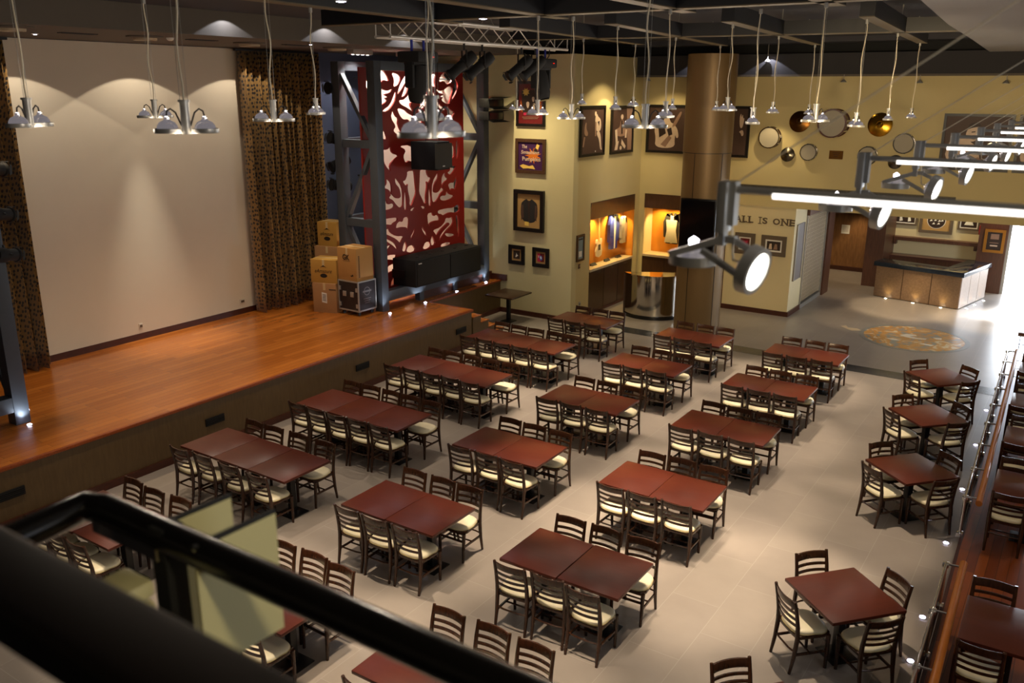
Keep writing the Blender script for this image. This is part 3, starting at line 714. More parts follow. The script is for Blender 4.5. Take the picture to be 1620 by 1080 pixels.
for z, l in ((5.62, 'upper black floodlight with barn doors on the frame post by the poster wall'), (5.30, 'lower black floodlight with barn doors on the frame post by the poster wall')):
    o = thing('floodlight', l, 'floodlight', (-13.3, 18.95, z), 0, 'floodlights by the poster wall')
    M().bb(-13.45, -13.15, 18.6, 19.3, z - .11, z + .11).build('housing', m_matblack, o, bevel=.02)
    fm = M(); fm.add([(-13.15, 18.6, z + .11), (-13.15, 19.3, z + .11), (-12.95, 19.4, z + .15), (-12.95, 18.5, z + .15)], [(0, 1, 2, 3)]); fm.add([(-13.15, 18.6, z - .11), (-13.15, 19.3, z - .11), (-12.98, 19.35, z - .15), (-12.98, 18.55, z - .15)], [(0, 1, 2, 3)])
    fm.each('barn_door', m_matblack, o)
    M().bb(-13.149, -13.14, 18.65, 19.25, z - .08, z + .08).build('lens', m_rubber, o)
    M().bb(-13.6, -13.45, 18.9, 19.0, z - .03, z + .03).build('bracket', m_black, o)
for z, l in ((4.86, 'dark spotlight clamped on the cut-off steel frame, highest of three'), (4.2, 'dark spotlight clamped on the cut-off steel frame, middle of three'), (3.6, 'dark spotlight clamped on the cut-off steel frame, lowest of three')):
    profile_spot('frame_spotlight', l, (-13.3, 6.42, z + .1), (-.3, .9, -.15), .36, .11, 'spotlights on the cut-off frame', .12)
# strip lights over the fretwork panel
for y, l in ((15.35, 'white four-lamp ceiling strip light over the pole of stage lights'), (17.0, 'white four-lamp ceiling strip light over the middle of the red panel')):
    o = thing('strip_light', l, 'strip light', (-14.4, y, 6.8), 0, 'strip lights over the panel')
    M().bb(-14.5, -14.3, y - .32, y + .32, 6.70, 6.80).build('housing', m_alu, o, bevel=.01)
    for k in range(4): M().lathe([(.035, 6.695), (.03, 6.69), (0.001, 6.688)], 12, 0, Matrix.Translation((-14.4, y - .24 + k * .16, 0))).build('lamp', m_lamp_face, o)
    spot((-14.4, y, 6.68), (-14.6, y, 4.5), 90, 120, .6, (255, 250, 240), .1)
for y in (15.6, 16.4, 17.3, 18.2): spot((-14.30, y, 6.55), (-14.52, y, 3.0), 150, 120, .9, (255, 244, 226), .05)  # extra spots added to brighten the backing board from above
for y in (15.7, 16.86, 18.1): spot((-14.30, y, 1.0), (-14.54, y, 3.6), 55, 120, .9, (255, 226, 196), .05)  # unseen uplights added to brighten the backing board from below

# soffit fittings
for i, (x, y) in enumerate(((-13.30, 7.0), (-13.82, 9.5), (-13.99, 11.86), (-13.93, 14.15))):
    o = thing('ring_downlight', ['first', 'second', 'third', 'fourth'][i] + ' recessed ring downlight in the stage soffit, counted from the cut-off steel frame', 'downlight', (x, y, 6.8), 0, 'ring downlights in the stage soffit')
    M().lathe([(.30, 0), (.30, -.02), (.21, -.035), (.20, 0)], 28).build('ring', m_soffit, o, local=True)
    M().lathe([(.20, -.01), (.19, -.07), (.15, -.075), (.15, -.02)], 28).build('inner_ring', pbr('ring_tan', (176, 158, 130), 0.5), o, local=True)
for i, (x, y) in enumerate(((-14.5, 8.0), (-13.1, 12.6))):
    o = thing('soffit_spotlight', ['tiny bright spotlight in the stage soffit above the screen end by the cut-off frame', 'tiny bright spotlight in the stage soffit above the curtain by the boxes'][i], 'downlight', (x, y, 6.8), 0, 'tiny soffit spotlights')
    M().lathe([(.06, 0), (.06, -.02), (.04, -.03)], 16).build('bezel', m_chrome, o, local=True)
    M().lathe([(.04, -.025), (.02, -.035), (0.001, -.035)], 12).build('lens', m_led, o, local=True)
for i, (x, y) in enumerate(((-14.05, 8.45), (-13.95, 10.75), (-13.9, 12.95))):
    o = thing('soffit_vent', ['first', 'second', 'third'][i] + ' narrow dark slot vent in the stage soffit from the cut-off frame', 'air vent', (x, y, 6.8), 0, 'soffit slot vents')
    M().box((0, 0, -.006), (.16, .6, .014)).build('frame', m_fascia, o, local=True); M().box((0, 0, -.014), (.1, .5, .006)).build('slot', m_matblack, o, local=True)
o = thing('smoke_detector', 'small round white smoke detector on the stage soffit above the screen', 'smoke detector', (-13.9, 10.05, 6.8))
M().lathe([(.06, 0), (.06, -.03), (.03, -.05), (0.001, -.05)], 16).build('body', m_white, o, local=True); M().lathe([(.07, 0), (.07, -.012)], 16).build('base', m_white, o, local=True)
FASC = (10.25, 12.6, 14.9)
spot((-15.3, 16.3, 6.77), (-15.3, 16.3, 0), 60, 114, .1, (236, 236, 250), .03)
# wide wall washers that draw the scallops on the screen
for y in (8.35, 10.72, 13.1): spot((-15.24, y, 6.77), (-15.24, y, 0), 60, 114, .05, (255, 236, 212), .02)
spot((-15.6, 10.68, 6.77), (-15.6, 10.68, 0), 900, 32, 1.0, (255, 240, 220), .04)
for y in FASC: spot((-12.46, y, 7.18), (-12.46, y, 0), 22, 124, .08, (226, 232, 250), .015)
for y in (6.5, 10, 13.5): spot((-13.5, y, 6.76), (-13.4, y, .9), 300, 84, .9, (255, 226, 186), .08)

# ---------------------------------------------------------------- pictures
def picture(name, label, T, w, h, fw, fmat, depth, bg, shapes, mount=None, mmat=None, group=None, cat='framed picture', glass=False):
    loc = T.translation
    o = thing(name, label, cat, loc, 0, group)
    m = M(); a, b = w / 2, h / 2
    for (x0, x1, y0, y1) in ((-a, a, b - fw, b), (-a, a, -b, -b + fw), (-a, -a + fw, -b + fw, b - fw), (a - fw, a, -b + fw, b - fw)):
        m.prism([(x0, y0), (x1, y0), (x1, y1), (x0, y1)], 0, depth, T)
    m.build('frame', fmat, o)
    d = depth * .45; ia, ib = a - fw, b - fw
    if mount:
        m = M(); m.prism([(-ia, -ib), (ia, -ib), (ia, ib), (-ia, ib)], d - .01, d, T); m.build('mount', mmat, o); ia -= mount; ib -= mount; d += .003
    mats = [bg]; m = M(); m.prism([(-ia, -ib), (ia, -ib), (ia, ib), (-ia, ib)], d - .004, d, T)
    for i, (mat, poly) in enumerate(shapes):
        if mat not in mats: mats.append(mat)
        k = mats.index(mat)
        if isinstance(poly, tuple): add_text(m, poly[0], poly[1] * 2 * ia, poly[2] * 2 * ib, poly[3] * 2 * ia, poly[4] * 2 * ib, d + .002 + .0012 * i, T, k, poly[5] if len(poly) > 5 else 0, poly[6] if len(poly) > 6 else 0)
        else:
          for _ in range(2 if 4 < len(poly) < 13 and mat in SMOOTH else 0):
            poly = [q for i2 in range(len(poly)) for q in ((poly[i2][0] * .75 + poly[(i2 + 1) % len(poly)][0] * .25, poly[i2][1] * .75 + poly[(i2 + 1) % len(poly)][1] * .25), (poly[i2][0] * .25 + poly[(i2 + 1) % len(poly)][0] * .75, poly[i2][1] * .25 + poly[(i2 + 1) % len(poly)][1] * .75))]
          m.flat([(max(-.5, min(.5, x)) * 2 * ia, max(-.5, min(.5, y)) * 2 * ib) for x, y in poly], d + .002 + .0012 * i, T, k)
    m.build('print', mats, o)
    return o
SMOOTH = (m_sepia_lt, m_sepia_mid, m_sepia_dk, m_white, m_pr_pink, m_pr_blue, m_black_cloth)
sun = []
for i in range(16): sun.append((-.2 + (.16 if i % 2 else .09) * math.cos(i * math.pi / 8), .3 + (.11 if i % 2 else .065) * math.sin(i * math.pi / 8)))
face = lambda x, y, s: [(x - .05 * s, y + .07 * s), (x + .05 * s, y + .07 * s), (x + .06 * s, y), (x + .02 * s, y - .08 * s), (x - .02 * s, y - .08 * s), (x - .06 * s, y)]
picture('concert_poster', 'dark red framed poster with yellow sunburst, highest on the poster wall', WY(-12.44, 19.5, 5.60), .88, 1.12, .07, m_fr_black, .05, m_pr_red,
        [(m_sepia_dk, [(-.38, .32), (.34, .38), (.36, -.25), (-.34, -.25)]), (m_pr_yellow, sun), (m_sepia_lt, face(-.12, -.02, 1.1)), (m_sepia_lt, face(.1, .12, .9)), (m_sepia_lt, face(.14, -.06, 1.1)),
         (m_pr_orange, [(-.45, -.1), (-.4, .1), (-.36, -.02), (-.33, -.22)]), (m_pr_orange, [(.45, -.1), (.4, .1), (.36, -.02), (.33, -.22)]), (m_pr_pink, [(-.3, -.22), (.3, -.2), (.28, -.27), (-.28, -.29)]), (m_sepia_mid, [(-.34, -.33), (.34, -.32), (.34, -.335), (-.34, -.345)]), (m_sepia_mid, [(-.3, -.37), (.3, -.36), (.3, -.375), (-.3, -.385)])], group='posters on the yellow wall')
fl = []
for i in range(22): fl.append((.1 + (.34 if i % 2 else .17) * math.cos(i * math.pi / 11), .02 + (.3 if i % 2 else .14) * math.sin(i * math.pi / 11)))
picture('concert_poster', 'purple framed poster with pale lettering over an orange burst, second on the poster wall', WY(-12.43, 19.5, 4.29), .92, .88, .085, m_fr_brown, .06, m_pr_purple,
        [(m_pr_orange, fl), (m_sepia_dk, [(.1, .2), (.2, .3), (.3, .2), (.28, .12), (.15, .12)]), (m_pr_yellow, [(.2, .3), (.26, .46), (.36, .4), (.3, .24)]), (m_sepia_lt, ('The', -.25, .34, .22, .13, .02, .1)),
         (m_sepia_lt, ('Smashing', -.02, .12, .74, .17, .02, .15)), (m_sepia_lt, ('Pumpkins', .04, -.12, .74, .19, .02, -.1)), (m_pr_yellow, [(-.44, -.36), (-.3, -.3), (-.05, -.36), (.1, -.32), (.2, -.46), (-.1, -.44), (-.3, -.46)])], group='posters on the yellow wall')
picture('jacket_frame', 'deep black box frame holding a dark jacket on the poster wall', WY(-12.455, 19.5, 2.87), .93, 1.09, .10, m_fr_black, .09, m_pr_tan,
        [(m_black_cloth, [(-.1, .36), (-.22, .3), (-.36, .2), (-.34, -.34), (.34, -.36), (.38, .2), (.22, .3), (.1, .36), (.05, .3), (-.05, .3)]), (m_sepia_dk, [(-.05, .3), (.05, .3), (.03, -.34), (-.02, -.34)]), (m_sepia, [(-.34, .16), (-.24, .18), (-.22, -.2), (-.33, -.3)]), (m_sepia, [(.34, .16), (.26, .18), (.24, -.2), (.33, -.3)]), (m_pr_yellow, [(-.18, -.32), (0, -.33), (0, -.45), (-.18, -.44)])], group='posters on the yellow wall')
picture('small_picture', 'small black framed concert photo with white figure, beside the wall table', WY(-12.85, 19.5, 1.655), .51, .52, .10, m_fr_black, .05, m_sepia_dk,
        [(m_white, [(-.05, .3), (.03, .05), (.3, -.1), (.1, -.15), (-.1, -.35), (-.2, -.2), (-.05, -.02)])], .05, m_pr_tan, 'small pictures on the yellow wall')
picture('small_picture', 'small black framed concert photo in pink and blue, nearer the corner', WY(-12.08, 19.5, 1.655), .51, .52, .10, m_fr_black, .05, m_pr_red,
        [(m_pr_pink, [(-.5, .5), (-.1, .5), (0, -.5), (-.5, -.5)]), (m_pr_blue, [(-.2, .2), (.1, .3), (.3, -.1), (.1, -.4), (-.2, -.2)]), (m_white, [(-.1, .1), (.05, .2), (.15, -.1), (0, -.2)]), (m_white, [(-.35, .2), (-.25, .25), (-.25, 0), (-.35, -.05)])], .05, m_pr_tan, 'small pictures on the yellow wall')
picture('notice_frame', 'narrow brown framed notice with pale blue sheet on the corner wall', WX(-11.15, 19.92, 1.95), .40, .70, .06, m_fr_brown, .04, pbr('notice_sheet', (128, 148, 156), 0.5),
        [(m_white, [(-.3, -.42), (.3, -.42), (.3, -.15), (-.3, -.15)]), (m_sepia_dk, [(-.4, .36), (.4, .36), (.4, .42), (-.4, .42)])])
o = thing('wall_thermostat', 'small brown control plate under the narrow framed notice', 'thermostat', (-11.15, 19.90, 1.46))
M().bb(-11.15, -11.135, 19.86, 19.95, 1.40, 1.52).build('plate', m_fr_brown, o); M().bb(-11.136, -11.125, 19.88, 19.93, 1.44, 1.49).build('button', m_sepia_mid, o)
o = thing('wall_socket', 'small socket low on the corner wall behind the chairs', 'socket', (-11.15, 19.97, .42))
M().bb(-11.15, -11.135, 19.92, 20.02, .36, .48).build('plate', m_alu, o); M().bb(-11.136, -11.13, 19.95, 19.99, .4, .44).build('face', m_black, o)
# sepia performers
def leg_(x0, x1, y0, y1, w): return [(x0 - w, y0), (x0 + w, y0), (x1 + w, y1), (x1 - w, y1)]
fig1 = [(m_sepia_lt, [(.12, .34), (.2, .38), (.22, .32), (.36, .26), (.4, .1), (.34, -.02), (.16, -.02), (.16, .16), (.1, .2)]), (m_sepia_lt, ell(.12, .38, .045, .055, 10)), (m_sepia_mid, leg_(.13, .14, .2, -.12, .03)),
        (m_sepia_lt, [(.18, -.02), (.36, -.02), (.42, -.4), (.46, -.44), (.36, -.44), (.3, -.2), (.2, -.1)]), (m_sepia_mid, [(-.36, .16), (-.28, .22), (-.3, .06), (-.2, -.04), (-.24, -.12), (-.4, -.06)]), (m_sepia_mid, leg_(-.36, -.42, -.12, -.34, .03)), (m_white, ell(.14, -.46, .02, .02, 8)), (m_sepia_dk, [(.2, .2), (.3, .22), (.28, .1)])]
picture('concert_photo', 'tall sepia concert photo of a singer in pale suit, beside the corner edge', WX(-11.15, 20.40, 4.93), 1.32, 1.27, .07, m_fr_black, .05, m_sepia, fig1, group='sepia concert photos')
fig2 = [(m_sepia_mid, [(.2, .5), (.5, .5), (.5, -.5), (.3, -.5)]), (m_sepia_lt, ell(-.02, .3, .07, .06, 10)), (m_sepia_mid, [(-.1, .24), (.06, .24), (.08, .05), (.26, .0), (.26, -.1), (.1, -.16), (-.16, -.16), (-.34, -.1), (-.3, .02), (-.12, .06)]), (m_sepia_lt, [(-.36, .0), (-.26, .02), (-.2, -.3), (-.3, -.34)]),
        (m_sepia_lt, [(.16, .0), (.24, .0), (.22, -.2), (.14, -.2)]), (m_sepia_lt, [(-.3, -.3), (-.16, -.26), (-.22, -.47), (-.36, -.47)]), (m_sepia_lt, [(-.02, -.22), (.2, -.4), (.14, -.46), (-.04, -.34)]), (m_sepia_lt, ell(-.06, -.43, .06, .05, 8)), (m_sepia_dk, [(-.08, .22), (.0, .22), (.02, -.1), (-.06, -.1)])]
picture('concert_photo', 'tall sepia concert photo of a performer in striped costume, second from the corner edge', WX(-11.15, 22.08, 4.91), 1.34, 1.27, .07, m_fr_black, .05, m_sepia, fig2, group='sepia concert photos')
fig3 = [(m_sepia_lt, [(-.32, -.44), (-.3, -.2), (-.36, 0), (-.26, .1), (-.1, .16), (-.08, .3), (.06, .3), (.08, .16), (.2, .12), (.26, .02), (.22, -.2), (.24, -.44)]), (m_sepia_dk, [(-.14, .3), (-.1, .46), (.0, .5), (.1, .44), (.12, .26), (.06, .2), (.04, .36), (-.06, .36), (-.08, .2)]), (m_sepia_lt, ell(0, .33, .06, .09, 10)),
        (m_sepia_mid, [(-.16, -.36), (.06, -.14), (.14, -.2), (-.02, -.42)]), (m_sepia_mid, [(.12, .06), (.3, .36), (.36, .42), (.4, .38), (.2, .02)]), (m_sepia_lt, [(.14, .06), (.26, .08), (.34, -.16), (.28, -.22), (.22, -.1)]), (m_sepia_dk, [(-.24, .06), (-.08, .1), (-.02, -.1), (-.2, -.2)]), (m_sepia_dk, [(.0, .0), (.12, .04), (.16, -.12), (.06, -.16)])]
picture('concert_photo', 'wide sepia concert photo of a long-haired guitarist beside the bronze column', WY(-10.38, 23.4, 4.90), 1.24, 1.32, .07, m_fr_black, .05, m_sepia, fig3, group='sepia concert photos')
fig4 = [(m_sepia_lt, [(.1, .3), (.16, .42), (.2, .3), (.24, .4), (.28, .28), (.34, .32), (.3, .16), (.24, .08), (.14, .1)]), (m_sepia_lt, [(.1, 0), (.3, .06), (.36, -.06), (.26, -.1), (.2, -.02)])]
picture('concert_photo', 'sepia concert photo of a raised hand, half hidden behind the bronze column', WY(-8.36, 23.4, 4.88), .72, 1.34, .07, m_fr_black, .05, m_sepia, fig4, group='sepia concert photos')
fig5 = [(m_sepia_lt, [(-.48, -.4), (-.42, .02), (-.3, .12), (-.16, .12), (-.1, .02), (.06, -.1), (.1, -.42)]), (m_sepia_lt, [(-.18, .1), (-.16, .26), (-.06, .34), (.04, .3), (.06, .16), (.02, .06), (-.08, .0)]), (m_sepia_dk, [(-.16, .24), (-.14, .36), (-.02, .4), (.06, .32), (-.02, .3), (-.1, .28)]), (m_sepia_dk, ell(-.04, .1, .05, .04, 10)), (m_sepia_dk, [(-.09, .21), (-.03, .22), (-.03, .2), (-.09, .19)]), (m_white, [(-.08, .12), (.0, .13), (.0, .115), (-.08, .11)]),
        (m_sepia_lt, ell(.13, .08, .03, .03, 8)), (m_sepia_mid, [(-.4, -.42), (-.36, -.2), (-.28, -.1), (-.24, -.42)]), (m_sepia_mid, [(-.1, -.4), (.06, -.28), (.14, -.34), (.04, -.44)])]
picture('concert_photo', 'large sepia photo of a singer with open mouth at a microphone, right of the drums', WY(-2.575, 23.4, 4.80), 1.48, 1.30, .06, m_fr_black, .05, m_sepia, fig5, group='sepia concert photos')
picture('concert_photo', 'large sepia photo cut off at the picture edge past the singing face', WY(-1.05, 23.4, 4.80), 1.40, 1.30, .06, m_fr_black, .05, m_sepia, fig5[:1], group='sepia concert photos')

# drums and cymbals on the ochre wall
def drum(label, x, z, r, depth, shell, name='wall_drum', tilt=0.0):
    o = thing(name, label, 'drum', (x, 23.4, z), 0, 'drums on the ochre wall')
    q = Matrix.Translation((0, 0, 0)) @ Matrix.Rotation(R(90), 4, 'X') @ Matrix.Rotation(tilt, 4, 'Y')
    M().lathe([(r * .97, 0), (r * .97, depth)], 32, 0, q).build('shell', shell, o, local=True)
    M().lathe([(0.001, depth + .004), (r * .93, depth + .002)], 32, 0, q).build('drum_head', m_drumhead, o, local=True)
    m = M()
    for d in (.015, depth): m.lathe([(r * .93, d - .015), (r * 1.03, d - .015), (r * 1.03, d + .014), (r * .93, d + .014), (r * .93, d - .015)], 32, 0, q)
    m.build('hoop', m_drumshell if r > .29 else m_chrome_soft, o, local=True)
    m = M()
    for k in range(8):
        a = k * math.pi / 4 + .2; m.add(*cube_at(q, r * 1.0, a, depth))
    m.each('lug', m_chrome, o, local=True); return o
def cube_at(q, r, a, depth):
    b = M().box((r * math.cos(a), r * math.sin(a), depth * .5), (.03, .03, depth * .9)); return [q @ v for v in b.v], b.f
def cymbal(label, x, z, r, mat):
    o = thing('wall_cymbal', label, 'cymbal', (x, 23.4, z), 0, 'cymbals on the ochre wall')
    q = Matrix.Rotation(R(90 - 8), 4, 'X')
    M().lathe([(r, .05), (r * .8, .075), (r * .3, .10), (r * .22, .13), (.02, .15), (.02, .145), (r * .22, .125), (r * .3, .095), (r * .8, .07), (r, .046)], 36, 0, q).build('plate', mat, o, local=True)
    M().cyl((0, 0, 0), (0, -.17, 0), .012, n=8).build('mount', m_black, o, local=True); return o
cymbal('large dark bronze cymbal beside the big bass drum on the ochre wall', -6.69, 5.18, .27, m_brass_dark)
drum('biggest drum, a wood-hooped bass drum on the ochre wall', -5.79, 5.17, .34, .42, m_drumshell, 'bass_drum')
cymbal('large shiny gold cymbal beside the big bass drum', -4.73, 5.15, .29, m_brass)
drum('round snare drum nearest the bronze column on the ochre wall', -7.41, 4.77, .27, .2, m_drumshell)
cymbal('small dark cymbal below the snare nearest the column', -6.93, 4.34, .185, m_brass_grey)
drum('small silver drum beside the brass plaque on the ochre wall', -6.38, 4.43, .205, .14, m_chrome_soft)
drum('small drum low between the brass plaque and the last light rail', -4.93, 4.40, .225, .14, m_chrome_soft)
drum('pale drum right of the gold cymbal on the ochre wall', -4.12, 4.73, .235, .16, m_chrome_soft)
cymbal('small dark cymbal low beneath the pale drum by the singer photo', -4.28, 4.27, .17, m_brass_grey)
o = thing('brass_plaque', 'small rectangular brass plaque under the bass drum', 'plaque', (-5.71, 23.4, 4.385))
M().bb(-5.88, -5.54, 23.38, 23.4, 4.28, 4.49).build('plate', m_brass_dark, o)
fm = M()
for k in range(3): fm.bb(-5.80 + .02 * k, -5.62 - .02 * k, 23.377, 23.381, 4.43 - k * .045, 4.44 - k * .045)
fm.build('engraving', m_ink, o)

# ---------------------------------------------------------------- column, TV
CX, CY, CR = -8.16, 20.85, .58
struct('wall_column', M().lathe([(CR, 0), (CR, 4.5)], 48, 0, Matrix.Translation((CX, CY, 0))).lathe([(CR + .012, 4.5), (CR + .012, 6.78)], 48, 0, Matrix.Translation((CX, CY, 0))), m_bronze)
cs = M(); cs.lathe([(CR + .014, 4.485), (CR + .014, 4.50)], 48, 0, Matrix.Translation((CX, CY, 0)))
for a in (-98, -30, 172): cs.box((CX + (CR + .001) * math.cos(R(a)), CY + (CR + .001) * math.sin(R(a)), 2.25), (.012, .012, 4.46), R(a))
struct('trim_3', cs, m_fr_black)
nv = Vector((.05, -1, 0)).normalized(); rv = Vector((1, .05, 0)).normalized()
TT = frame_T((CX + .14, CY - CR - .02, 2.61), rv, nv)
o = thing('television', 'upright black television mounted on the bronze column', 'television', TT.translation)
M().prism([(-.45, -.82), (.45, -.82), (.45, .82), (-.45, .82)], 0.02, .13, TT).build('housing', m_rubber, o, bevel=.008)
M().prism([(-.41, -.76), (.41, -.76), (.41, .78), (-.41, .78)], .13, .134, TT).build('screen', pbr('screen_off', (10, 9, 12), 0.08), o)
M().prism([(-.2, -.3), (.2, -.3), (.2, .3), (-.2, .3)], -.06, .03, TT).build('wall_bracket', m_black, o)
fm = M(); e1 = ell(.16, -.58, .11, .08, 20); e2 = ell(.16, -.58, .098, .068, 20)
for k in range(20): fm.flat([e1[k], e1[(k + 1) % 20], e2[(k + 1) % 20], e2[k]], .137, TT)
add_text(fm, 'Hard Rock', .16, -.58, .24, .05, .138, TT, shear=.3)
fm.build('logo', pbr('logo_grey', (120, 120, 128), 0.5), o)

# curved mirror stand
BC = (-9.8, 21.78)
o = thing('host_stand', 'curved chrome host stand mirroring the chairs beside the bronze column', 'host stand', (BC[0], BC[1], 0))
TB = Matrix.Translation((BC[0], BC[1], 0)); A0, A1 = R(228), R(372)
M().lathe([(.87, .09), (.87, 1.16)], 40, 0, TB, A0, A1).build('curved_front', m_chrome_soft, o)
M().lathe([(.90, 0), (.90, .09), (.86, .09)], 40, 0, TB, A0, A1).build('plinth', m_rubber, o)
pt = ell(0, 0, .90, .90, 40, 228, 372)
M().prism(pt, 1.16, 1.20, TB).build('top', m_chrome_soft, o)
M().prism([p for p in (pt[0], pt[-1], (pt[-1][0] - .02, pt[-1][1] + .03), (pt[0][0] - .02, pt[0][1] + .03))], .0, 1.16, TB).build('back_panel', m_cabwood, o)

# ---------------------------------------------------------------- show cases
def garment(name, label, T, mat, w, h, shapes2=()):
    o = thing(name, label, 'jacket', T.translation, 0)
    body = [(-.10, .5), (-.36, .42), (-.5, .2), (-.46, -.3), (-.36, -.3), (-.32, .1), (-.32, -.5), (.32, -.5), (.32, .1), (.36, -.3), (.46, -.3), (.5, .2), (.36, .42), (.10, .5), (0, .38)]
    M().prism([(a * w, b * h) for a, b in body], .04, .14, T).build('garment', mat, o, bevel=.02)
    M().tube([T @ Vector((-.25 * w, .44 * h, .1)), T @ Vector((0, .5 * h, .1)), T @ Vector((.25 * w, .44 * h, .1))], .008, 6).build('hanger', m_black, o)
    fm = M(); fm.prism([(-.09 * w, .42 * h), (.09 * w, .42 * h), (.05 * w, -.48 * h), (-.05 * w, -.48 * h)], .135, .15, T); fm.build('shirt_front', m_white if mat is m_blue_jacket else m_silver_cloth, o)
    return o
cs = thing('display_case', 'dark wood display case with amber back holding guitar and blue jacket', 'display case', (-11.15, 21.8, 0))
M().bb(-11.72, -11.16, 20.48, 23.08, 0.06, 1.20).build('base_cabinet', m_cabwood, cs)
fm = M()
for y in (21.35, 22.2): fm.bb(-11.16, -11.152, y - .004, y + .004, .08, 1.2)
fm.each('door_gap', m_matblack, cs)
fm = M()
for y in (21.0, 21.8, 22.6):
    for s_ in (-.06, .06): fm.cyl((-11.15, y + s_, 1.12), (-11.13, y + s_, 1.12), .012, n=8)
fm.each('knob', m_chrome, cs)
M().bb(-11.74, -11.12, 20.48, 23.10, 1.20, 1.26).build('sill', m_sill, cs)
M().bb(-11.56, -11.51, 20.48, 23.1, 1.26, 2.95).build('back_panel', m_amber, cs)
fm = M(); fm.bb(-11.70, -11.15, 20.44, 20.48, 1.26, 2.95); fm.bb(-11.70, -11.15, 23.08, 23.12, 1.26, 2.95); fm.each('side_panel', m_amber, cs)
M().bb(-11.70, -11.14, 20.47, 23.10, 2.62, 3.07).build('header', m_cabwood, cs)
fm = M()
for y0, y1 in ((20.49, 21.34), (21.36, 22.2), (22.22, 23.08)): fm.bb(-11.17, -11.16, y0, y1, 1.26, 2.62)
fm.each('glass_door', m_caseglass, cs)
M().bb(-11.78, -11.14, 20.47, 23.10, 0, .06).build('plinth', m_skirt, cs)
o = thing('electric_guitar', 'pale electric guitar hung upright in the amber display case', 'guitar', (-11.45, 21.52, 1.75))
TG = WX(-11.50, 21.52, 1.75)
M().prism([(-.16, -.28), (0, -.33), (.16, -.28), (.19, -.14), (.12, 0), (.17, .10), (.15, .2), (.08, .2), (.05, .12), (-.05, .12), (-.08, .2), (-.15, .18), (-.17, .08), (-.12, 0), (-.19, -.14)], .03, .08, TG).build('body', m_guitar, o, bevel=.012)
M().prism([(-.025, .1), (.025, .1), (.02, .68), (-.02, .68)], .06, .085, TG).build('neck', pbr('maple', (214, 170, 100), 0.3), o)
M().prism([(-.04, .68), (.035, .68), (.05, .84), (.0, .88), (-.05, .82)], .055, .075, TG).build('headstock', m_guitar, o)
M().prism([(-.06, -.12), (.06, -.12), (.06, .04), (-.06, .04)], .08, .09, TG).build('pickguard', m_matblack, o)
garment('blue_jacket', 'bright blue suit jacket hung in the display case beside the guitar', WX(-11.51, 22.34, 2.06), m_blue_jacket, .58, 1.02)
garment('costume_reflection', 'pale garment shape standing in for the silver costume reflected in the case glass', WX(-11.46, 22.86, 2.05), m_silver_cloth, .36, .78)  # garment shape stands in for the silver costume's reflection in the glass
for y, l in ((21.1, 'small dark caption plate on the sill below the guitar'), (21.9, 'small dark caption plate on the sill below the blue jacket'), (22.6, 'small dark caption plate on the sill below the costume reflection')):
    o = thing('caption_plate', l, 'caption plate', (-11.35, y, 1.26), 0, 'caption plates in the display case')
    M().add([(-11.32, y - .15, 1.262), (-11.32, y + .15, 1.262), (-11.40, y + .15, 1.33), (-11.40, y - .15, 1.33)], [(0, 1, 2, 3)]).build('plate', m_ink, o)
    M().bb(-11.42, -11.38, y - .1, y + .1, 1.26, 1.32).build('stand', m_black, o)
for y in (21.2, 22.1, 22.75): spot((-11.24, y, 2.58), (-11.52, y, 1.75), 70, 120, .7, (255, 214, 140), .02)
cs = thing('display_case', 'dark wood display case with amber back holding the silver costume', 'display case', (-10.2, 23.4, 0))
M().bb(-10.97, -9.56, 23.41, 23.95, 0.06, 1.24).build('base_cabinet', m_cabwood, cs)
M().bb(-10.27, -10.262, 23.4, 23.41, .08, 1.22).each('door_gap', m_matblack, cs)
M().bb(-10.97, -9.55, 23.36, 24.0, 1.24, 1.30).build('sill', m_sill, cs)
M().bb(-10.97, -9.55, 23.98, 24.03, 1.3, 3.0).build('back_panel', m_amber, cs)
fm = M(); fm.bb(-10.99, -10.97, 23.42, 24.0, 1.3, 3.0); fm.bb(-9.57, -9.55, 23.42, 24.0, 1.3, 3.0); fm.each('side_panel', m_cream, cs)
M().bb(-10.97, -9.56, 23.39, 23.95, 2.66, 3.07).build('header', m_cabwood, cs)
M().bb(-10.97, -9.56, 23.43, 23.44, 1.3, 2.66).each('glass_door', m_caseglass, cs)
garment('silver_costume', 'silver sequined costume with dark jacket in the corner display case', WY(-10.25, 23.93, 2.05), m_black_cloth, .56, .9)
fm = M(); T_ = WY(-10.25, 23.78, 2.0)
o = thing('silver_vest', 'shining silver vest worn over the dark costume in the corner case', 'vest', T_.translation)
M().prism([(-.17, .3), (.17, .3), (.14, 0), (.2, -.36), (-.2, -.36), (-.14, 0)], 0, .04, T_).build('vest', m_silver_cloth, o, bevel=.01)
for x in (-10.6, -10.2, -9.75): spot((x, 23.55, 2.62), (x, 23.95, 1.8), 50, 120, .6, (255, 214, 140), .02)

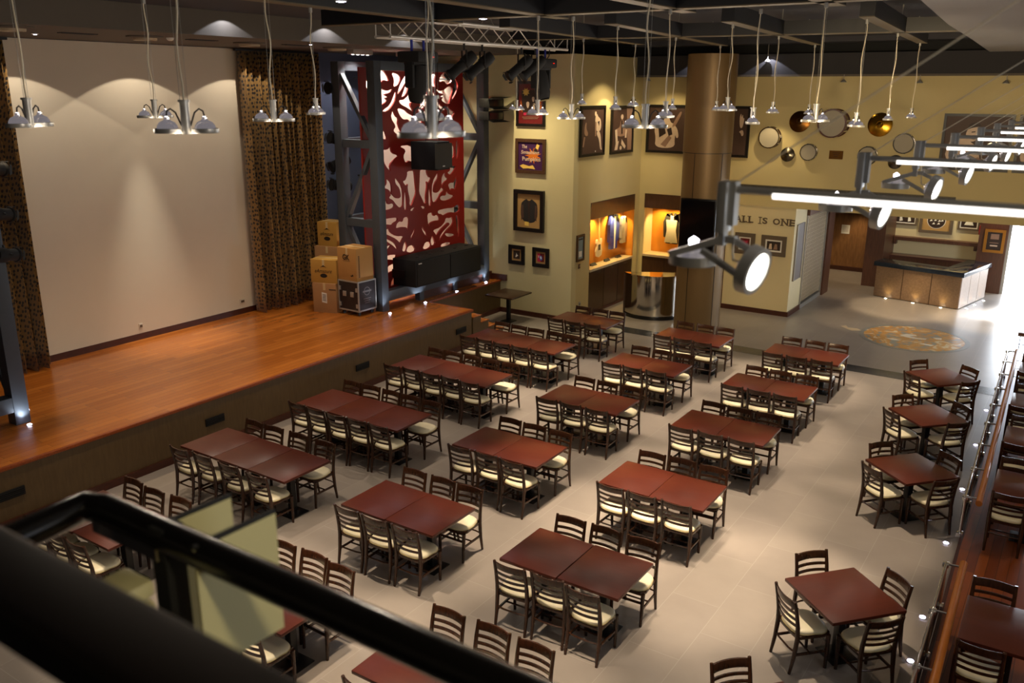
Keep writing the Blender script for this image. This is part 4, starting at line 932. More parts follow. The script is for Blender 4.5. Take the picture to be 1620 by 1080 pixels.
# ---------------------------------------------------------------- ALL IS ONE wall
fm = M(); TL = WY(-7.52, 23.42, 2.565)
o = thing('wall_lettering', 'dark brown lettering ALL IS ONE on the cream wall', 'sign', TL.translation)
def serif_text(m, s, x0, x1, h, T):
    # capitals with slab serifs, letter by letter
    adv = {'A': 1.0, 'L': .8, 'I': .5, 'S': .8, 'O': 1.1, 'N': 1.05, 'E': .85, ' ': .55}
    tot = sum(adv[c] for c in s); u = (x1 - x0) / tot; x = x0
    for c in s:
        w = adv[c] * u
        if c != ' ':
            vs, fs = text_polys(c, .03)
            k = .5 if c == 'I' else .84
            lo = [(x + w / 2 + a * w * k * (.45 if c == 'I' else 1), b * h, 0.0) for a, b in vs]
            m.add([(p, q, .012) for p, q, d in lo], fs, 0, T)
            sf = .03
            for (px, py) in {'A': ((-.42, -.5), (.42, -.5)), 'L': ((-.38, -.5), (-.38, .5)), 'I': ((0, -.5), (0, .5)), 'N': ((-.40, -.5), (-.40, .5), (.40, .5)), 'E': ((-.38, -.5), (-.38, .5))}.get(c, ()):
                cx = x + w / 2 + px * w * .84; cy = py * h
                m.flat([(cx - .05, cy - sf * .35), (cx + .05, cy - sf * .35), (cx + .05, cy + sf * .35), (cx - .05, cy + sf * .35)], .0125, T)
        x += w
serif_text(fm, 'ALL IS ONE', -.72, .95, .17, TL)
fm.build('lettering', pbr('letter_brown', (92, 76, 58), 0.5), o)
picture('carved_picture', 'carved frame with a red picture on the cream wall, beside the column', WY(-7.90, 23.42, 1.90), .56, .58, .11, m_fr_grey, .05, m_pr_red, [(m_pr_pink, [(-.3, .2), (.3, .3), (.2, -.3), (-.3, -.2)])], .04, m_white, 'carved picture frames')
picture('carved_picture', 'carved frame with an old black and white photo under the word ONE', WY(-7.10, 23.42, 1.91), .68, .55, .11, m_fr_grey, .05, m_sepia_dk, [(m_sepia_lt, [(-.3, .2), (-.15, .25), (-.1, -.4), (-.35, -.4)]), (m_sepia_mid, [(.1, .25), (.25, .2), (.3, -.4), (.0, -.4)])], .045, m_white, 'carved picture frames')
o = thing('wall_poster_holder', 'tall narrow grey notice panel on the end of the cream wall', 'notice panel', (-6.585, 23.95, 1.5))
M().bb(-6.585, -6.56, 23.62, 24.3, .95, 2.5).build('panel', pbr('notice_grey', (120, 112, 108), 0.5), o); M().bb(-6.56, -6.54, 23.62, 23.66, .95, 2.5).bb(-6.56, -6.54, 24.26, 24.3, .95, 2.5).each('edge_strip', m_alu, o)
# rolling lattice gate
o = thing('lattice_gate', 'white rolling lattice security gate closing the shop front', 'security gate', (-6.585, 25.5, 0))
ga = M(); y0, y1, z0, z1 = 24.55, 26.6, .12, 2.6
ny, nz = 15, 22
for j in range(nz):
    z = z0 + (z1 - z0) * (j + .5) / nz; ga.bb(-6.60, -6.59, y0, y1, z - .005, z + .005)
for i in range(ny + 1):
    for j in range(nz):
        y = y0 + (y1 - y0) * (i + (.5 if j % 2 else 0)) / (ny + .5); z = z0 + (z1 - z0) * (j + .5) / nz
        ga.bb(-6.602, -6.578, y - .018, y + .018, z, z + (z1 - z0) / nz)
ga.build('lattice', pbr('gate_white', (206, 196, 178), 0.4, 0.3), o)
M().bb(-6.63, -6.55, y0, y1, 0, .12).build('bottom_bar', m_alu, o)
M().bb(-6.63, -6.55, y0 - .04, y0, 0, 2.65).bb(-6.63, -6.55, y1, y1 + .04, 0, 2.65).each('guide_rail', m_alu, o)
M().bb(-6.75, -6.5, y0 - .05, y1 + .05, 2.65, 2.95).build('shutter_box', m_pierwood, o)
struct('wall_shop', M().bb(-7.2, -7.1, 24.5, 27.2, 0, 2.95), m_matblack)  # matt black stands in for the unlit shop interior behind the gate
struct('wall_gate_jamb', M().bb(-6.75, -6.5, 26.66, 27.3, 0, 2.95), m_pierwood)
o = thing('paper_notice', 'white paper notice taped on the lit wooden lobby wall', 'notice', (-7.0, 31.0, 1.4))
M().bb(-7.13, -6.86, 30.99, 31.0, 1.26, 1.56).build('sheet', m_white, o)
fm = M()
for k in range(6): fm.bb(-7.09, -6.90, 30.987, 30.99, 1.33 + k * .035, 1.338 + k * .035)
fm.build('print', m_sepia_mid, o)

# ---------------------------------------------------------------- service counter in the lobby
ca = R(-11.8)
o = thing('service_counter', 'L-shaped wooden service counter with dark marble top in the lobby', 'counter', (-2.81, 26.98, 0), ca)
# local: origin front corner, -x along the front, +y along the side
for k in range(3): M().bb(-2.44 + k * .813 + .01, -2.44 + (k + 1) * .813 - .01, 0, .04, .02, .93).build('front_panel', m_counterwood, o, local=True)
for k in range(3): M().bb(-.04, 0, .02 + k * .71 + .01, .02 + (k + 1) * .71 - .01, .02, .93).each('side_panel', m_counterwood, o, local=True)
fm = M(); fm.bb(-2.44, -.05, .05, .6, 0, .93); fm.bb(-.6, -.05, .6, 2.15, 0, .93); fm.build('carcass', m_pierwood, o, local=True)
M().prism([(-2.5, -.06), (.06, -.06), (.06, 2.2), (-.62, 2.2), (-.62, .62), (-2.5, .62)], .93, 1.06, T0).build('marble_top', m_marble, o, local=True, bevel=.012)
ct = Matrix.Translation((-2.81, 26.98, 0)) @ Matrix.Rotation(ca, 4, 'Z')
for i, (a, b) in enumerate(((-2.0, -.13), (-1.2, -.13), (-.42, -.13), (.13, .3), (.13, .95), (.13, 1.7))):
    p = ct @ Vector((a, b, 0))
    q = thing('floor_uplight', ['first', 'second', 'third'][i % 3] + (' floor uplight along the front of the lobby counter' if i < 3 else ' floor uplight along the daylight side of the lobby counter'), 'floor light', (p.x, p.y, 0), 0, 'counter floor uplights')
    M().lathe([(.03, .0), (.05, .0), (.05, .006), (.036, .01)], 16).build('bezel', m_chrome, q, local=True); M().lathe([(.036, .004), (.036, .012), (0.001, .014)], 12).build('lens', m_led_warm, q, local=True)
    p2 = ct @ Vector((a, .05, .5) if i < 3 else (-.05, b, .5)); spot((p.x, p.y, .03), p2, 3.2, 80, .8, (255, 226, 140), .02)
o = thing('back_counter', 'low dark back counter along the cream wall behind the marble counter', 'counter', (-4.0, 30.1, 0))
M().bb(-5.3, -2.85, 29.95, 30.4, 0, .82).build('carcass', m_pierwood, o); M().bb(-5.3, -2.83, 29.9, 30.4, .82, .88).build('worktop', pbr('dark_red_top', (84, 50, 42), 0.3), o)
o = thing('wall_shelf', 'long dark shelf on brackets on the cream wall behind the counter', 'shelf', (-4.0, 30.3, 1.42))
M().bb(-5.28, -2.84, 30.12, 30.4, 1.34, 1.45).build('board', m_pierwood, o)
M().bb(-5.28, -5.2, 30.15, 30.4, 1.2, 1.34).bb(-2.95, -2.87, 30.15, 30.4, 1.2, 1.34).each('bracket', m_pierwood, o)
fig = [(m_white, [(-.3, .3), (-.2, .3), (-.12, -.3), (-.3, -.4)]), (m_white, [(.15, .3), (.25, .3), (.32, -.3), (.15, -.4)])]
picture('award_frame', 'grey framed pair of white figures over the shelf, nearest the dark pier', WY(-5.05, 30.4, 2.02), .74, .44, .06, m_fr_grey, .05, m_sepia_dk, fig, .03, m_white, 'framed pictures above the bar shelf')
em = [(m_white, ell(0, 0, .34, .4, 24)), (m_sepia_dk, ell(0, 0, .32, .38, 24))] + [(m_white, [(x - .05, y - .05), (x + .06, y - .03), (x + .02, y + .06)]) for x, y in ((-.18, .15), (-.08, .18), (.06, .16), (.18, .14), (-.2, 0), (-.05, .02), (.1, .0), (.2, .02), (-.1, -.15), (.08, -.14))]
picture('award_frame', 'largest framed print, a dark round emblem over the shelf', WY(-4.13, 30.4, 2.02), .98, .82, .09, m_fr_grey, .05, m_pr_tan, em, None, None, 'framed pictures above the bar shelf')
picture('award_frame', 'grey framed photo over the shelf, nearest the daylight door', WY(-3.2, 30.4, 2.0), .62, .42, .06, m_fr_grey, .05, m_sepia_dk, [(m_white, [(-.2, .25), (.2, .25), (.3, -.2), (-.3, -.2)])], .03, m_white, 'framed pictures above the bar shelf')
picture('gold_framed_certificate', 'gold framed certificate on the dark pier beside the bright door', WY(-2.40, 29.9, 1.60), .56, .70, .08, m_gold, .06, m_sepia_dk, [(m_sepia_mid, [(-.28, .1), (.28, .1), (.28, .4), (-.28, .4)]), (m_sepia_mid, [(-.3, -.12), (.3, -.12), (.3, -.08), (-.3, -.08)]), (m_sepia_lt, [(-.25, -.3), (.25, -.3), (.25, -.22), (-.25, -.22)])])
tag(M().bb(-2.88, -2.82, 30.15, 30.3, 1.72, 1.98).build('red_sign', pbr('sign_red', (190, 30, 40), 0.5)), 'tiny red sign at the edge of the dark pier by the shelf', 'sign')
o = thing('floor_medallion', 'round orange and blue patterned stone medallion set in the lobby floor', 'floor medallion', (-3.3, 23.1, 0))
def medal_mat():
    m = bpy.data.materials.new('medallion_stone'); m.use_nodes = True; nt = m.node_tree; N = nt.nodes; L = nt.links; b = N['Principled BSDF']
    tc = N.new('ShaderNodeTexCoord'); n = N.new('ShaderNodeTexNoise'); n.inputs['Scale'].default_value = 2.6; n.inputs['Detail'].default_value = 2; n.inputs['Distortion'].default_value = 1.6
    cr = N.new('ShaderNodeValToRGB'); e = cr.color_ramp.elements; e[0].position = .40; e[0].color = rgb(140, 140, 132); e[1].position = .47; e[1].color = rgb(190, 136, 72)
    x = e.new(.58); x.color = rgb(202, 150, 84); x = e.new(.63); x.color = rgb(226, 206, 170)
    L.new(tc.outputs['Object'], n.inputs['Vector']); L.new(n.outputs['Fac'], cr.inputs['Fac']); L.new(cr.outputs['Color'], b.inputs['Base Color']); b.inputs['Roughness'].default_value = .25
    return m
M().lathe([(0.001, .004), (1.16, .004), (1.16, .001)], 64).build('disc', medal_mat(), o, local=True)
M().lathe([(1.17, .001), (1.17, .004), (1.28, .004), (1.28, .001), (1.17, .001)], 64).build('border', pbr('medallion_border', (130, 130, 124), 0.3, var=0.2), o, local=True)
fm = M()
for pl2 in ([(-.35, .1), (-.2, .3), (.0, .34), (.05, .22), (-.12, .12), (.1, .05), (.3, .1), (.28, -.02), (0, -.08), (-.2, -.02)], [(.4, .3), (.6, .35), (.62, .2), (.5, .18)], [(-.6, -.4), (-.4, -.5), (-.2, -.45), (-.35, -.35)], [(.2, -.5), (.5, -.55), (.55, -.42), (.3, -.4)]): fm.flat(pl2, .006, T0)
fm.build('inlay', pbr('inlay_white', (226, 214, 190), 0.3), o, local=True)
tag(M().prism([(-4.75, 22.95), (-4.55, 23.1), (-4.68, 23.25), (-4.9, 23.2), (-5.0, 23.4), (-5.1, 23.25), (-4.9, 23.05)], .002, .005, T0).build('floor_inlay', pbr('inlay_beige', (196, 178, 150), 0.3)), 'pale curl-shaped inlay in the floor beside the round medallion', 'floor inlay')

# ---------------------------------------------------------------- side table by the poster wall
def pedestal(o, topm, l, w, zt=.76):
    tp = M().box((0, 0, zt - .019), (l, w, .038)).build('tabletop', [topm], o, bevel=.006, local=True)
    M().box((0, 0, zt - .055), (l * .62, w * .62, .035)).build('under_frame', m_black, o, local=True)
    M().box((0, 0, (zt - .07) / 2 + .015), (.09, .09, zt - .10)).build('pedestal_post', m_black, o, bevel=.008, local=True)
    M().lathe([(.28, 0.0), (.28, .015), (.24, .03), (.06, .045)], 4, 0, Matrix.Rotation(R(45), 4, 'Z') @ Matrix.Scale(.82, 4)).build('pedestal_base', m_black, o, local=True)
o = thing('side_table', 'small dark brown pedestal table against the poster wall beside the stage steps', 'table', (-12.6, 18.72, 0))
pedestal(o, m_walnut, .86, .95)

# ---------------------------------------------------------------- dining chairs and tables
ch0 = thing('dining_chair', 'x', 'chair', (0, 0, 0), 0)
def make_chair(o):
    # faces +Y; backrest at -Y
    m = M(); prof = [(-.205, -.19), (-.215, .12), (-.18, .2), (.18, .2), (.215, .12), (.205, -.19), (.1, -.2), (-.1, -.2)]
    m.prism(prof, .405, .445, T0); m.build('seat_frame', m_chairwood, o, bevel=.008, local=True)
    n = 28; vs = []; fs = []
    out = []
    for i in range(n):
        a = 2 * math.pi * i / n; e = .62
        c, s = math.cos(a), math.sin(a)
        x = .205 * math.copysign(abs(c) ** e, c); y = .195 * math.copysign(abs(s) ** e, s); out.append((x * (1.04 if y > 0 else .97), y))
    rings = [(.98, .445), (1.03, .455), (1.03, .472), (.97, .488), (.80, .497), (.45, .501)]
    for k, z in rings: vs += [(x * k, y * k, z) for x, y in out]
    for r in range(len(rings) - 1):
        for i in range(n): fs.append((r * n + i, r * n + (i + 1) % n, (r + 1) * n + (i + 1) % n, (r + 1) * n + i))
    fs.append(tuple((len(rings) - 1) * n + i for i in range(n))); fs.append(tuple(reversed(range(n))))
    m = M(); m.add(vs, fs); sc = m.build('seat_cushion', m_seat, o, local=True, ang=1.5)
    m = M(); m.tube([(x * 1.035, y * 1.035, .456) for x, y in out] + [(out[0][0] * 1.035, out[0][1] * 1.035, .456)], .006, 5, caps=False); m.build('piping', m_seat_pipe, sc, local=True)
    def arc(z, y, bow, w=.185, k=9):
        return [(-w + 2 * w * i / (k - 1), y - bow * (1 - ((i - (k - 1) / 2) / ((k - 1) / 2)) ** 2), z) for i in range(k)]
    def board(m, z0, z1, yb, bow, th):
        a = arc(z0, yb(z0), bow); b = arc(z1, yb(z1), bow); k = len(a)
        vs = [(p[0], p[1] + s * th / 2, p[2]) for s in (-1, 1) for q in (a, b) for p in q]
        fs = []
        for i in range(k - 1): fs += [(i, i + 1, k + i + 1, k + i), (2 * k + i, 3 * k + i, 3 * k + i + 1, 2 * k + i + 1), (k + i, k + i + 1, 3 * k + i + 1, 3 * k + i), (i, 2 * k + i, 2 * k + i + 1, i + 1)]
        fs += [(0, k, 3 * k, 2 * k), (k - 1, 3 * k - 1, 4 * k - 1, 2 * k - 1)]
        m.add(vs, fs)
    yb = lambda z: -.19 - .065 * ((z - .45) / .41) ** 1.4 if z > .45 else -.19
    m = M(); board(m, .775, .86, yb, .035, .02); m.build('top_rail', m_chairwood, o, local=True, bevel=.004)
    for z in (.55, .625, .70): 
        m = M(); board(m, z, z + .028, yb, .032, .016); m.build('back_slat', m_chairwood, o, local=True)
    for s in (-1, 1):
        pts = [(s * .195, -.245, 0), (s * .195, -.21, .2), (s * .195, -.19, .42), (s * .195, -.198, .55), (s * .195, -.222, .7), (s * .195, -.26, .87)]
        m = M(); m.tube(pts, [.016, .022, .026, .024, .021, .018], 8); m.build('leg', m_chairwood, o, local=True)
        m = M(); m.tube([(s * .185, .185, 0), (s * .19, .18, .2), (s * .195, .175, .42)], [.017, .022, .026], 8); m.build('leg', m_chairwood, o, local=True)
    m = M()
    for s in (-1, 1): m.bar((s * .19, -.205, .22), (s * .19, .178, .22), .018, .026)
    m.bar((-.19, .178, .30), (.19, .178, .30), .018, .024)
    m.tube([(-.195, -.205, .26), (-.1, -.225, .26), (.1, -.225, .26), (.195, -.205, .26)], .011, 6)
    m.tube([(-.19, -.02, .22), (.19, -.02, .22)], .011, 6)
    m.build('stretcher', m_chairwood, o, local=True)
make_chair(ch0); reg(ch0)
tb0 = thing('dining_table', 'x', 'table', (0, 0, 0), 0); pedestal(tb0, m_table, .758, .885); reg(tb0)
sq0 = thing('square_table', 'x', 'table', (0, 0, 0), 0); pedestal(sq0, m_table, .885, .885); reg(sq0)
used = {'c': False, 't': False, 's': False}
def place(kind, proto, loc, rz, label, group):
    if not used[kind]:
        used[kind] = True; proto.location = loc; proto.rotation_euler = (0, 0, rz); proto['label'] = label; proto['group'] = group; return proto
    return dup(proto, loc, rz, label, group)
ORD = ['first', 'second', 'third', 'fourth', 'fifth', 'sixth', 'seventh']
ROWS = {
 'stage': [(-9.76, 5.42, 2, 3, 3), (-9.83, 7.84, 3, 4, 4), (-9.79, 10.13, 3, 5, 5), (-9.86, 12.65, 3, 5, 5), (-9.88, 15.10, 3, 5, 5), (-9.56, 17.48, 2, 3, 3)],
 'middle': [(-6.81, 5.40, 2, 3, 3), (-6.82, 7.80, 2, 3, 3), (-6.84, 10.20, 2, 3, 3), (-6.86, 12.72, 2, 3, 3), (-6.88, 15.13, 2, 3, 3), (-6.90, 17.52, 2, 3, 3)],
 'outer': [(-4.33, 5.40, 2, 3, 3), (-4.33, 7.84, 2, 3, 3), (-4.35, 10.26, 2, 3, 3), (-4.40, 12.80, 2, 3, 3), (-4.46, 15.17, 2, 3, 3), (-4.49, 17.61, 2, 3, 3)]}
FRONT = {('stage', 1): [-10.69, -10.21, -9.62, -9.02], ('outer', 1): [-4.82, -4.35, -3.875]}
BACK = {('stage', 1): [-10.63, -10.17, -9.64, -9.07], ('stage', 0): [-10.26, -9.75, -9.24], ('outer', 0): [-4.83, -4.30, -3.79], ('outer', 1): [-4.79, -4.32, -3.81]}
for rn, lst in ROWS.items():
    for ti, (x, y, nt_, nf, nb) in enumerate(lst):
        for k in range(nt_):
            pos = {2: ['stage-side', 'door-side'], 3: ['stage-side', 'centre', 'door-side']}[nt_][k]
            gap = .004 if (rn, ti) != ('outer', 1) else .012
            place('t', tb0, (x + (k - (nt_ - 1) / 2) * (.758 + gap), y + rnd.uniform(-.006, .006), 0), rnd.uniform(-.006, .006),
                  'dark red pedestal table, %s one pushed together in %s group from balcony, %s row' % (pos, ORD[ti], rn), 'red tables in the long groups')
        for side, cnt in ((-1, nf), (1, nb)):
            pitch = {3: .475, 4: .55, 5: .458}[cnt]; lst2 = (FRONT if side < 0 else BACK).get((rn, ti))
            for k in range(cnt):
                cx = lst2[k] if lst2 else x + (k - (cnt - 1) / 2) * pitch + rnd.uniform(-.015, .015)
                cy = y + (-.39 if side < 0 else .46) + rnd.uniform(-.025, .025)
                place('c', ch0, (cx, cy, 0), (0 if side < 0 else math.pi) + rnd.uniform(-.05, .05),
                      'ladder-back chair, %s from stage, %s side of %s table group from balcony, %s row' % (ORD[k], 'balcony' if side < 0 else 'far', ORD[ti], rn), 'chairs at the long tables')
SQ = [(-1.66, 6.43, 49), (-1.60, 8.86, 49), (-1.615, 12.78, 49), (-1.79, 15.24, 46), (-1.93, 17.60, 49)]
SQP = ['nearest the balcony', 'second from the balcony', 'third from the balcony', 'fourth from the balcony', 'farthest, by the floor medallion']
for ti, (x, y, a) in enumerate(SQ):
    place('s', sq0, (x, y, 0), R(a), 'square dark red table set cornerwise by the glass rail, ' + SQP[ti], 'square tables by the glass rail')
    for k in range(4):
        b = R(a + 90 * k)           # direction from the table to the chair
        if ti == 0 and k != 1: continue
        d = (.42, .45, .44, .40)[k]; ofs = (.02, -.03, .0, .03)[k] + rnd.uniform(-.03, .03)
        px = x + d * math.cos(b) - ofs * math.sin(b); py = y + d * math.sin(b) + ofs * math.cos(b)
        place('c', ch0, (px, py, 0), b + math.pi / 2 + rnd.uniform(-.04, .04), 'ladder-back chair at %s side of square table %s' % (['medallion', 'long-table', 'balcony', 'glass-rail'][k], ['nearest the balcony', 'second from the balcony', 'third from the balcony', 'fourth from the balcony', 'farthest from the balcony'][ti]), 'chairs at the square tables')

# ---------------------------------------------------------------- raised platform on the right with glass rail
rx = lambda y: -.853 - (y - 12.35) * .0275
o = thing('platform', 'low orange plank platform behind the glass rail', 'platform', (1, 12, 0))
M().prism([(rx(4) + .02, 4), (2.99, 4), (2.99, 20.6), (rx(20.6) + .02, 20.6)], 0, .10, T0).build('deck', m_platwood, o)
M().prism([(rx(4) + .01, 4), (rx(4) + .05, 4), (rx(20.6) + .05, 20.6), (rx(20.6) + .01, 20.6)], .0, .103, T0).each('edge_strip', m_skirt, o)
ys = [20.47, 19.58, 18.63, 17.62, 16.6, 15.56, 14.49, 13.44, 12.35]
def rail(name, label, ys, y_lo, y_hi):
    o = thing(name, label, 'railing', (rx(ys[-1]), ys[-1], .1))
    for i in range(len(ys) - 1):
        a, b = ys[i], ys[i + 1]; M().bar((rx(a), a - .02, .40), (rx(b), b + .02, .40), .012, .60).build('glass_panel', m_glass, o)
    M().cyl((rx(ys[0]), ys[0], .69), (rx(ys[-1]), ys[-1], .69), .016, n=12).build('top_tube', m_chrome, o)
    for y in ys:
        x = rx(y)
        M().bb(x - .035, x + .035, y - .045, y + .045, .66, .70).build('clamp', m_chrome, o, bevel=.005)
        m = M(); m.cyl((x - .03, y, .69), (x + .17, y, .70), .014, n=10); m.build('bracket', m_chrome, o)
        M().cyl((x, y, .1), (x, y, .68), .02, n=12).build('post', m_chrome, o)
        M().bb(x - .04, x + .04, y - .05, y + .05, .10, .16).build('shoe', m_chrome, o, bevel=.005)
    M().cyl((rx(y_hi) + .175, y_hi, .72), (rx(y_lo) + .175, y_lo, .72), .042, n=16).build('handrail', pbr('handrail_wood', (176, 104, 40), 0.25, var=0.15, scale=5), o)
rail('glass_railing', 'long glass railing with chrome clamps and wooden handrail, beyond the platform opening', ys, 12.15, 20.5)
rail('glass_railing', 'shorter glass railing with wooden handrail on the balcony side of the platform opening', [10.29, 9.18, 8.08, 7.0, 5.9], 5.6, 10.35)
for i, (x, y) in enumerate(((-1.114, 18.326), (-1.056, 16.286), (-1.002, 14.203), (-.947, 12.224), (-.90, 10.146), (-.861, 9.183))):
    q = thing('floor_uplight', ORD[5 - i] + ' floor light along the glass rail, counted from the balcony', 'floor light', (x - .04, y, 0), 0, 'floor lights along the glass rail')
    M().lathe([(.025, .0), (.042, .0), (.042, .006), (.03, .01)], 16).build('bezel', m_chrome, q, local=True); M().lathe([(.034, .004), (.034, .014), (0.001, .018)], 12).build('lens', m_led, q, local=True)
EP = [(-.03, 8.97), (-.12, 12.75), (-.18, 14.70), (-.25, 16.55), (-.3, 18.7)]
for i, (x, y) in enumerate(EP):
    place('s', sq0, (x, y, .10), R(1), 'square dark red table on the platform, %s from the balcony' % ORD[i], 'tables on the platform')
    for side in (-1, 1):
        place('c', ch0, (x - .22, y + side * (.43 if side > 0 else .40), .10), (0 if side < 0 else math.pi) + rnd.uniform(-.06, .06), 'ladder-back chair on the platform at the %s side of table %s from the balcony' % ('balcony' if side < 0 else 'far', ORD[i]), 'chairs on the platform')
o = thing('mesh_screen', 'dark wire mesh screen closing the far end of the platform', 'screen', (0, 20.75, 0))
fm = M()
for k in range(12): fm.cyl((-.9 + k * .22, 20.75, 0), (-.9 + k * .22, 20.75, 1.0), .008, n=6)
for k in range(6): fm.cyl((-.92, 20.75, .08 + k * .18), (1.6, 20.75, .08 + k * .18), .008, n=6)
fm.build('mesh', m_black, o); M().bb(-.95, 1.6, 20.72, 20.78, .98, 1.06).build('top_rail', m_pierwood, o)

# ---------------------------------------------------------------- ceiling beams
def beam(label, p0, p1, name='ceiling_beam'):
    o = thing(name, label, 'beam', ((p0[0] + p1[0]) / 2, (p0[1] + p1[1]) / 2, 6.8), 0, 'black ceiling beams')
    M().bar((p0[0], p0[1], 6.91), (p1[0], p1[1], 6.91), .17, .2).build('web', m_beam, o)
    M().bar((p0[0], p0[1], 6.805), (p1[0], p1[1], 6.805), .18, .012).build('bottom_flange', m_beam_under, o)
    m = M()
    for t in (.15, .5, .85): m.cyl((p0[0] + (p1[0] - p0[0]) * t, p0[1] + (p1[1] - p0[1]) * t, 7.0), (p0[0] + (p1[0] - p0[0]) * t, p0[1] + (p1[1] - p0[1]) * t, 7.2), .008, n=6)
    m.each('hanger_rod', m_alu, o)
beam('short black ceiling beam directly right of the truss, carrying three pendant lamps', (-5.78, 11.0), (-6.65, 17.5))
beam('short black ceiling beam above the bronze column side of the middle tables', (-4.30, 11.4), (-4.97, 18.0))
beam('short black ceiling beam beside the pale lowered ceiling edge', (-2.62, 11.5), (-3.14, 18.3))
beam('short black ceiling beam nearest the truss over the stage-side tables', (-7.35, 10.8), (-7.88, 16.3))
beam('short black ceiling beam from the picture top towards the pale ceiling', (-2.42, 2.6), (-2.56, 9.9))
beam('short black ceiling beam from the picture top above the outer tables', (-4.1, 2.6), (-4.2, 9.9))
beam('short black ceiling beam from the picture top above the middle tables', (-5.62, 2.6), (-5.87, 9.9))
beam('short black ceiling beam from the picture top above the stage-side tables', (-7.2, 4.8), (-7.5, 9.9))
beam('long black cross beam over the far tables', (-9.2, 13.75), (-1.75, 15.0))
beam('long black cross beam nearest the camera along the picture top', (-9.4, 9.35), (-1.6, 9.42))

# ---------------------------------------------------------------- pendant lamps
pd0 = thing('pendant_lamp', 'x', 'pendant lamp', (0, 0, 0), 0)
def make_pendant(o):
    # origin at the level of the lamp rings' underside; arms along local x
    M().cyl((0, 0, -.005), (0, 0, .17), .026, n=16).build('stem', m_alu, o, local=True)
    M().cyl((0, 0, .165), (0, 0, .178), .033, n=16).build('stem_cap', m_alu, o, local=True)
    M().bar((-.06, 0, .012), (.06, 0, .012), .012, .018).build('arm', m_alu, o, local=True)
    for s in (-1, 1):
        T = Matrix.Translation((s * .10, 0, 0))
        h = M().lathe([(.058, 0), (.072, 0), (.074, .004), (.074, .024), (.066, .026), (.058, .024), (.058, 0)], 28, 0, T).build('lamp_ring', m_alu, o, local=True)
        M().lathe([(.058, .02), (.054, .04), (.042, .058), (.022, .068), (.014, .075), (.014, .088), (0.001, .09)], 24, 0, T).build('reflector', m_reflector, h, local=True)
        M().lathe([(0.001, .003), (.056, .006)], 24, 0, T).build('lamp_face', m_lamp_face, h, local=True)
        M().lathe([(.0125, .072), (.0135, .078), (.012, .088), (0.001, .091)], 12, 0, T).build('bulb_cap', m_warmbulb, h, local=True)
        M().tube([(s * .10, 0, .09), (s * .095, 0, .118), (s * .075, 0, .13), (s * .05, 0, .11), (s * .035, 0, .07), (s * .024, 0, .04)], .005, 6).build('lamp_cord', m_wire_dark, o, local=True)
make_pendant(pd0); reg(pd0)
PD = [  # x, y, z, ring width angle seen (deg), label
 (-5.68, 3.02, 5.72, 114, 'pendant lamp nearest the cut-off end of the stage, beside the screen edge'),
 (-8.01, 5.53, 5.67, 64, 'smaller of two twin pendant lamps in front of the white screen'),
 (-4.25, 3.12, 5.72, 44, 'larger twin pendant lamp in front of the white screen'),
 (-5.93, 5.23, 5.69, 49, 'twin pendant lamp in front of the spotted curtain middle'),
 (-7.37, 7.11, 5.68, 119, 'small pendant lamp in front of the spotted curtain edge'),
 (-9.17, 13.87, 5.59, 74, 'small twin pendant lamp in front of the sunburst poster, the farther one'),
 (-5.85, 9.31, 5.66, 84, 'twin pendant lamp in front of the sunburst poster, the nearer one'),
 (-5.54, 9.60, 5.61, 34, 'twin pendant lamp in front of the corner edge of the poster wall'),
 (-7.74, 13.77, 5.71, 124, 'small pendant lamp just above the pale-suit singer photo'),
 (-5.82, 11.31, 5.69, 122, 'pendant lamp overlapping the edge of the striped-costume photo'),
 (-7.82, 15.95, 5.65, 89, 'small twin pendant lamp between the striped-costume and guitarist photos'),
 (-2.96, 6.25, 5.68, 34, 'large twin pendant lamp in front of the guitarist photo'),
 (-4.15, 9.28, 5.66, 99, 'pendant lamp overlapping the guitarist photo, middle sized'),
 (-6.22, 14.18, 5.64, 114, 'small pendant lamp at the guitar neck in the guitarist photo'),
 (-6.59, 17.17, 5.57, 99, 'smallest pendant lamp in front of the bronze column'),
 (-4.35, 11.74, 5.69, 79, 'twin pendant lamp in front of the bronze column edge'),
 (-3.31, 9.74, 5.60, 111, 'pendant lamp between the bronze column and the first drum'),
 (-4.65, 14.64, 5.60, 124, 'small pendant lamp high above the snare drum nearest the column'),
 (-4.93, 17.75, 5.52, 94, 'small far pendant lamp in front of the dark bronze cymbal'),
 (-2.53, 9.37, 5.65, 64, 'twin pendant lamp between the bronze cymbal and the bass drum'),
 (-2.68, 11.81, 5.52, 122, 'pendant lamp over the edge of the bass drum'),
 (-2.90, 14.83, 5.52, 102, 'pendant lamp in front of the gold cymbal'),
 (-3.13, 18.05, 5.47, 114, 'small pendant lamp right of the gold cymbal'),
 (-2.49, 3.09, 5.755, 79, 'biggest pendant lamp, in front of the red fretwork panel'),
 (-5.03, 6.21, 5.69, 79, 'pendant lamp half hidden behind the biggest one at the red panel')]
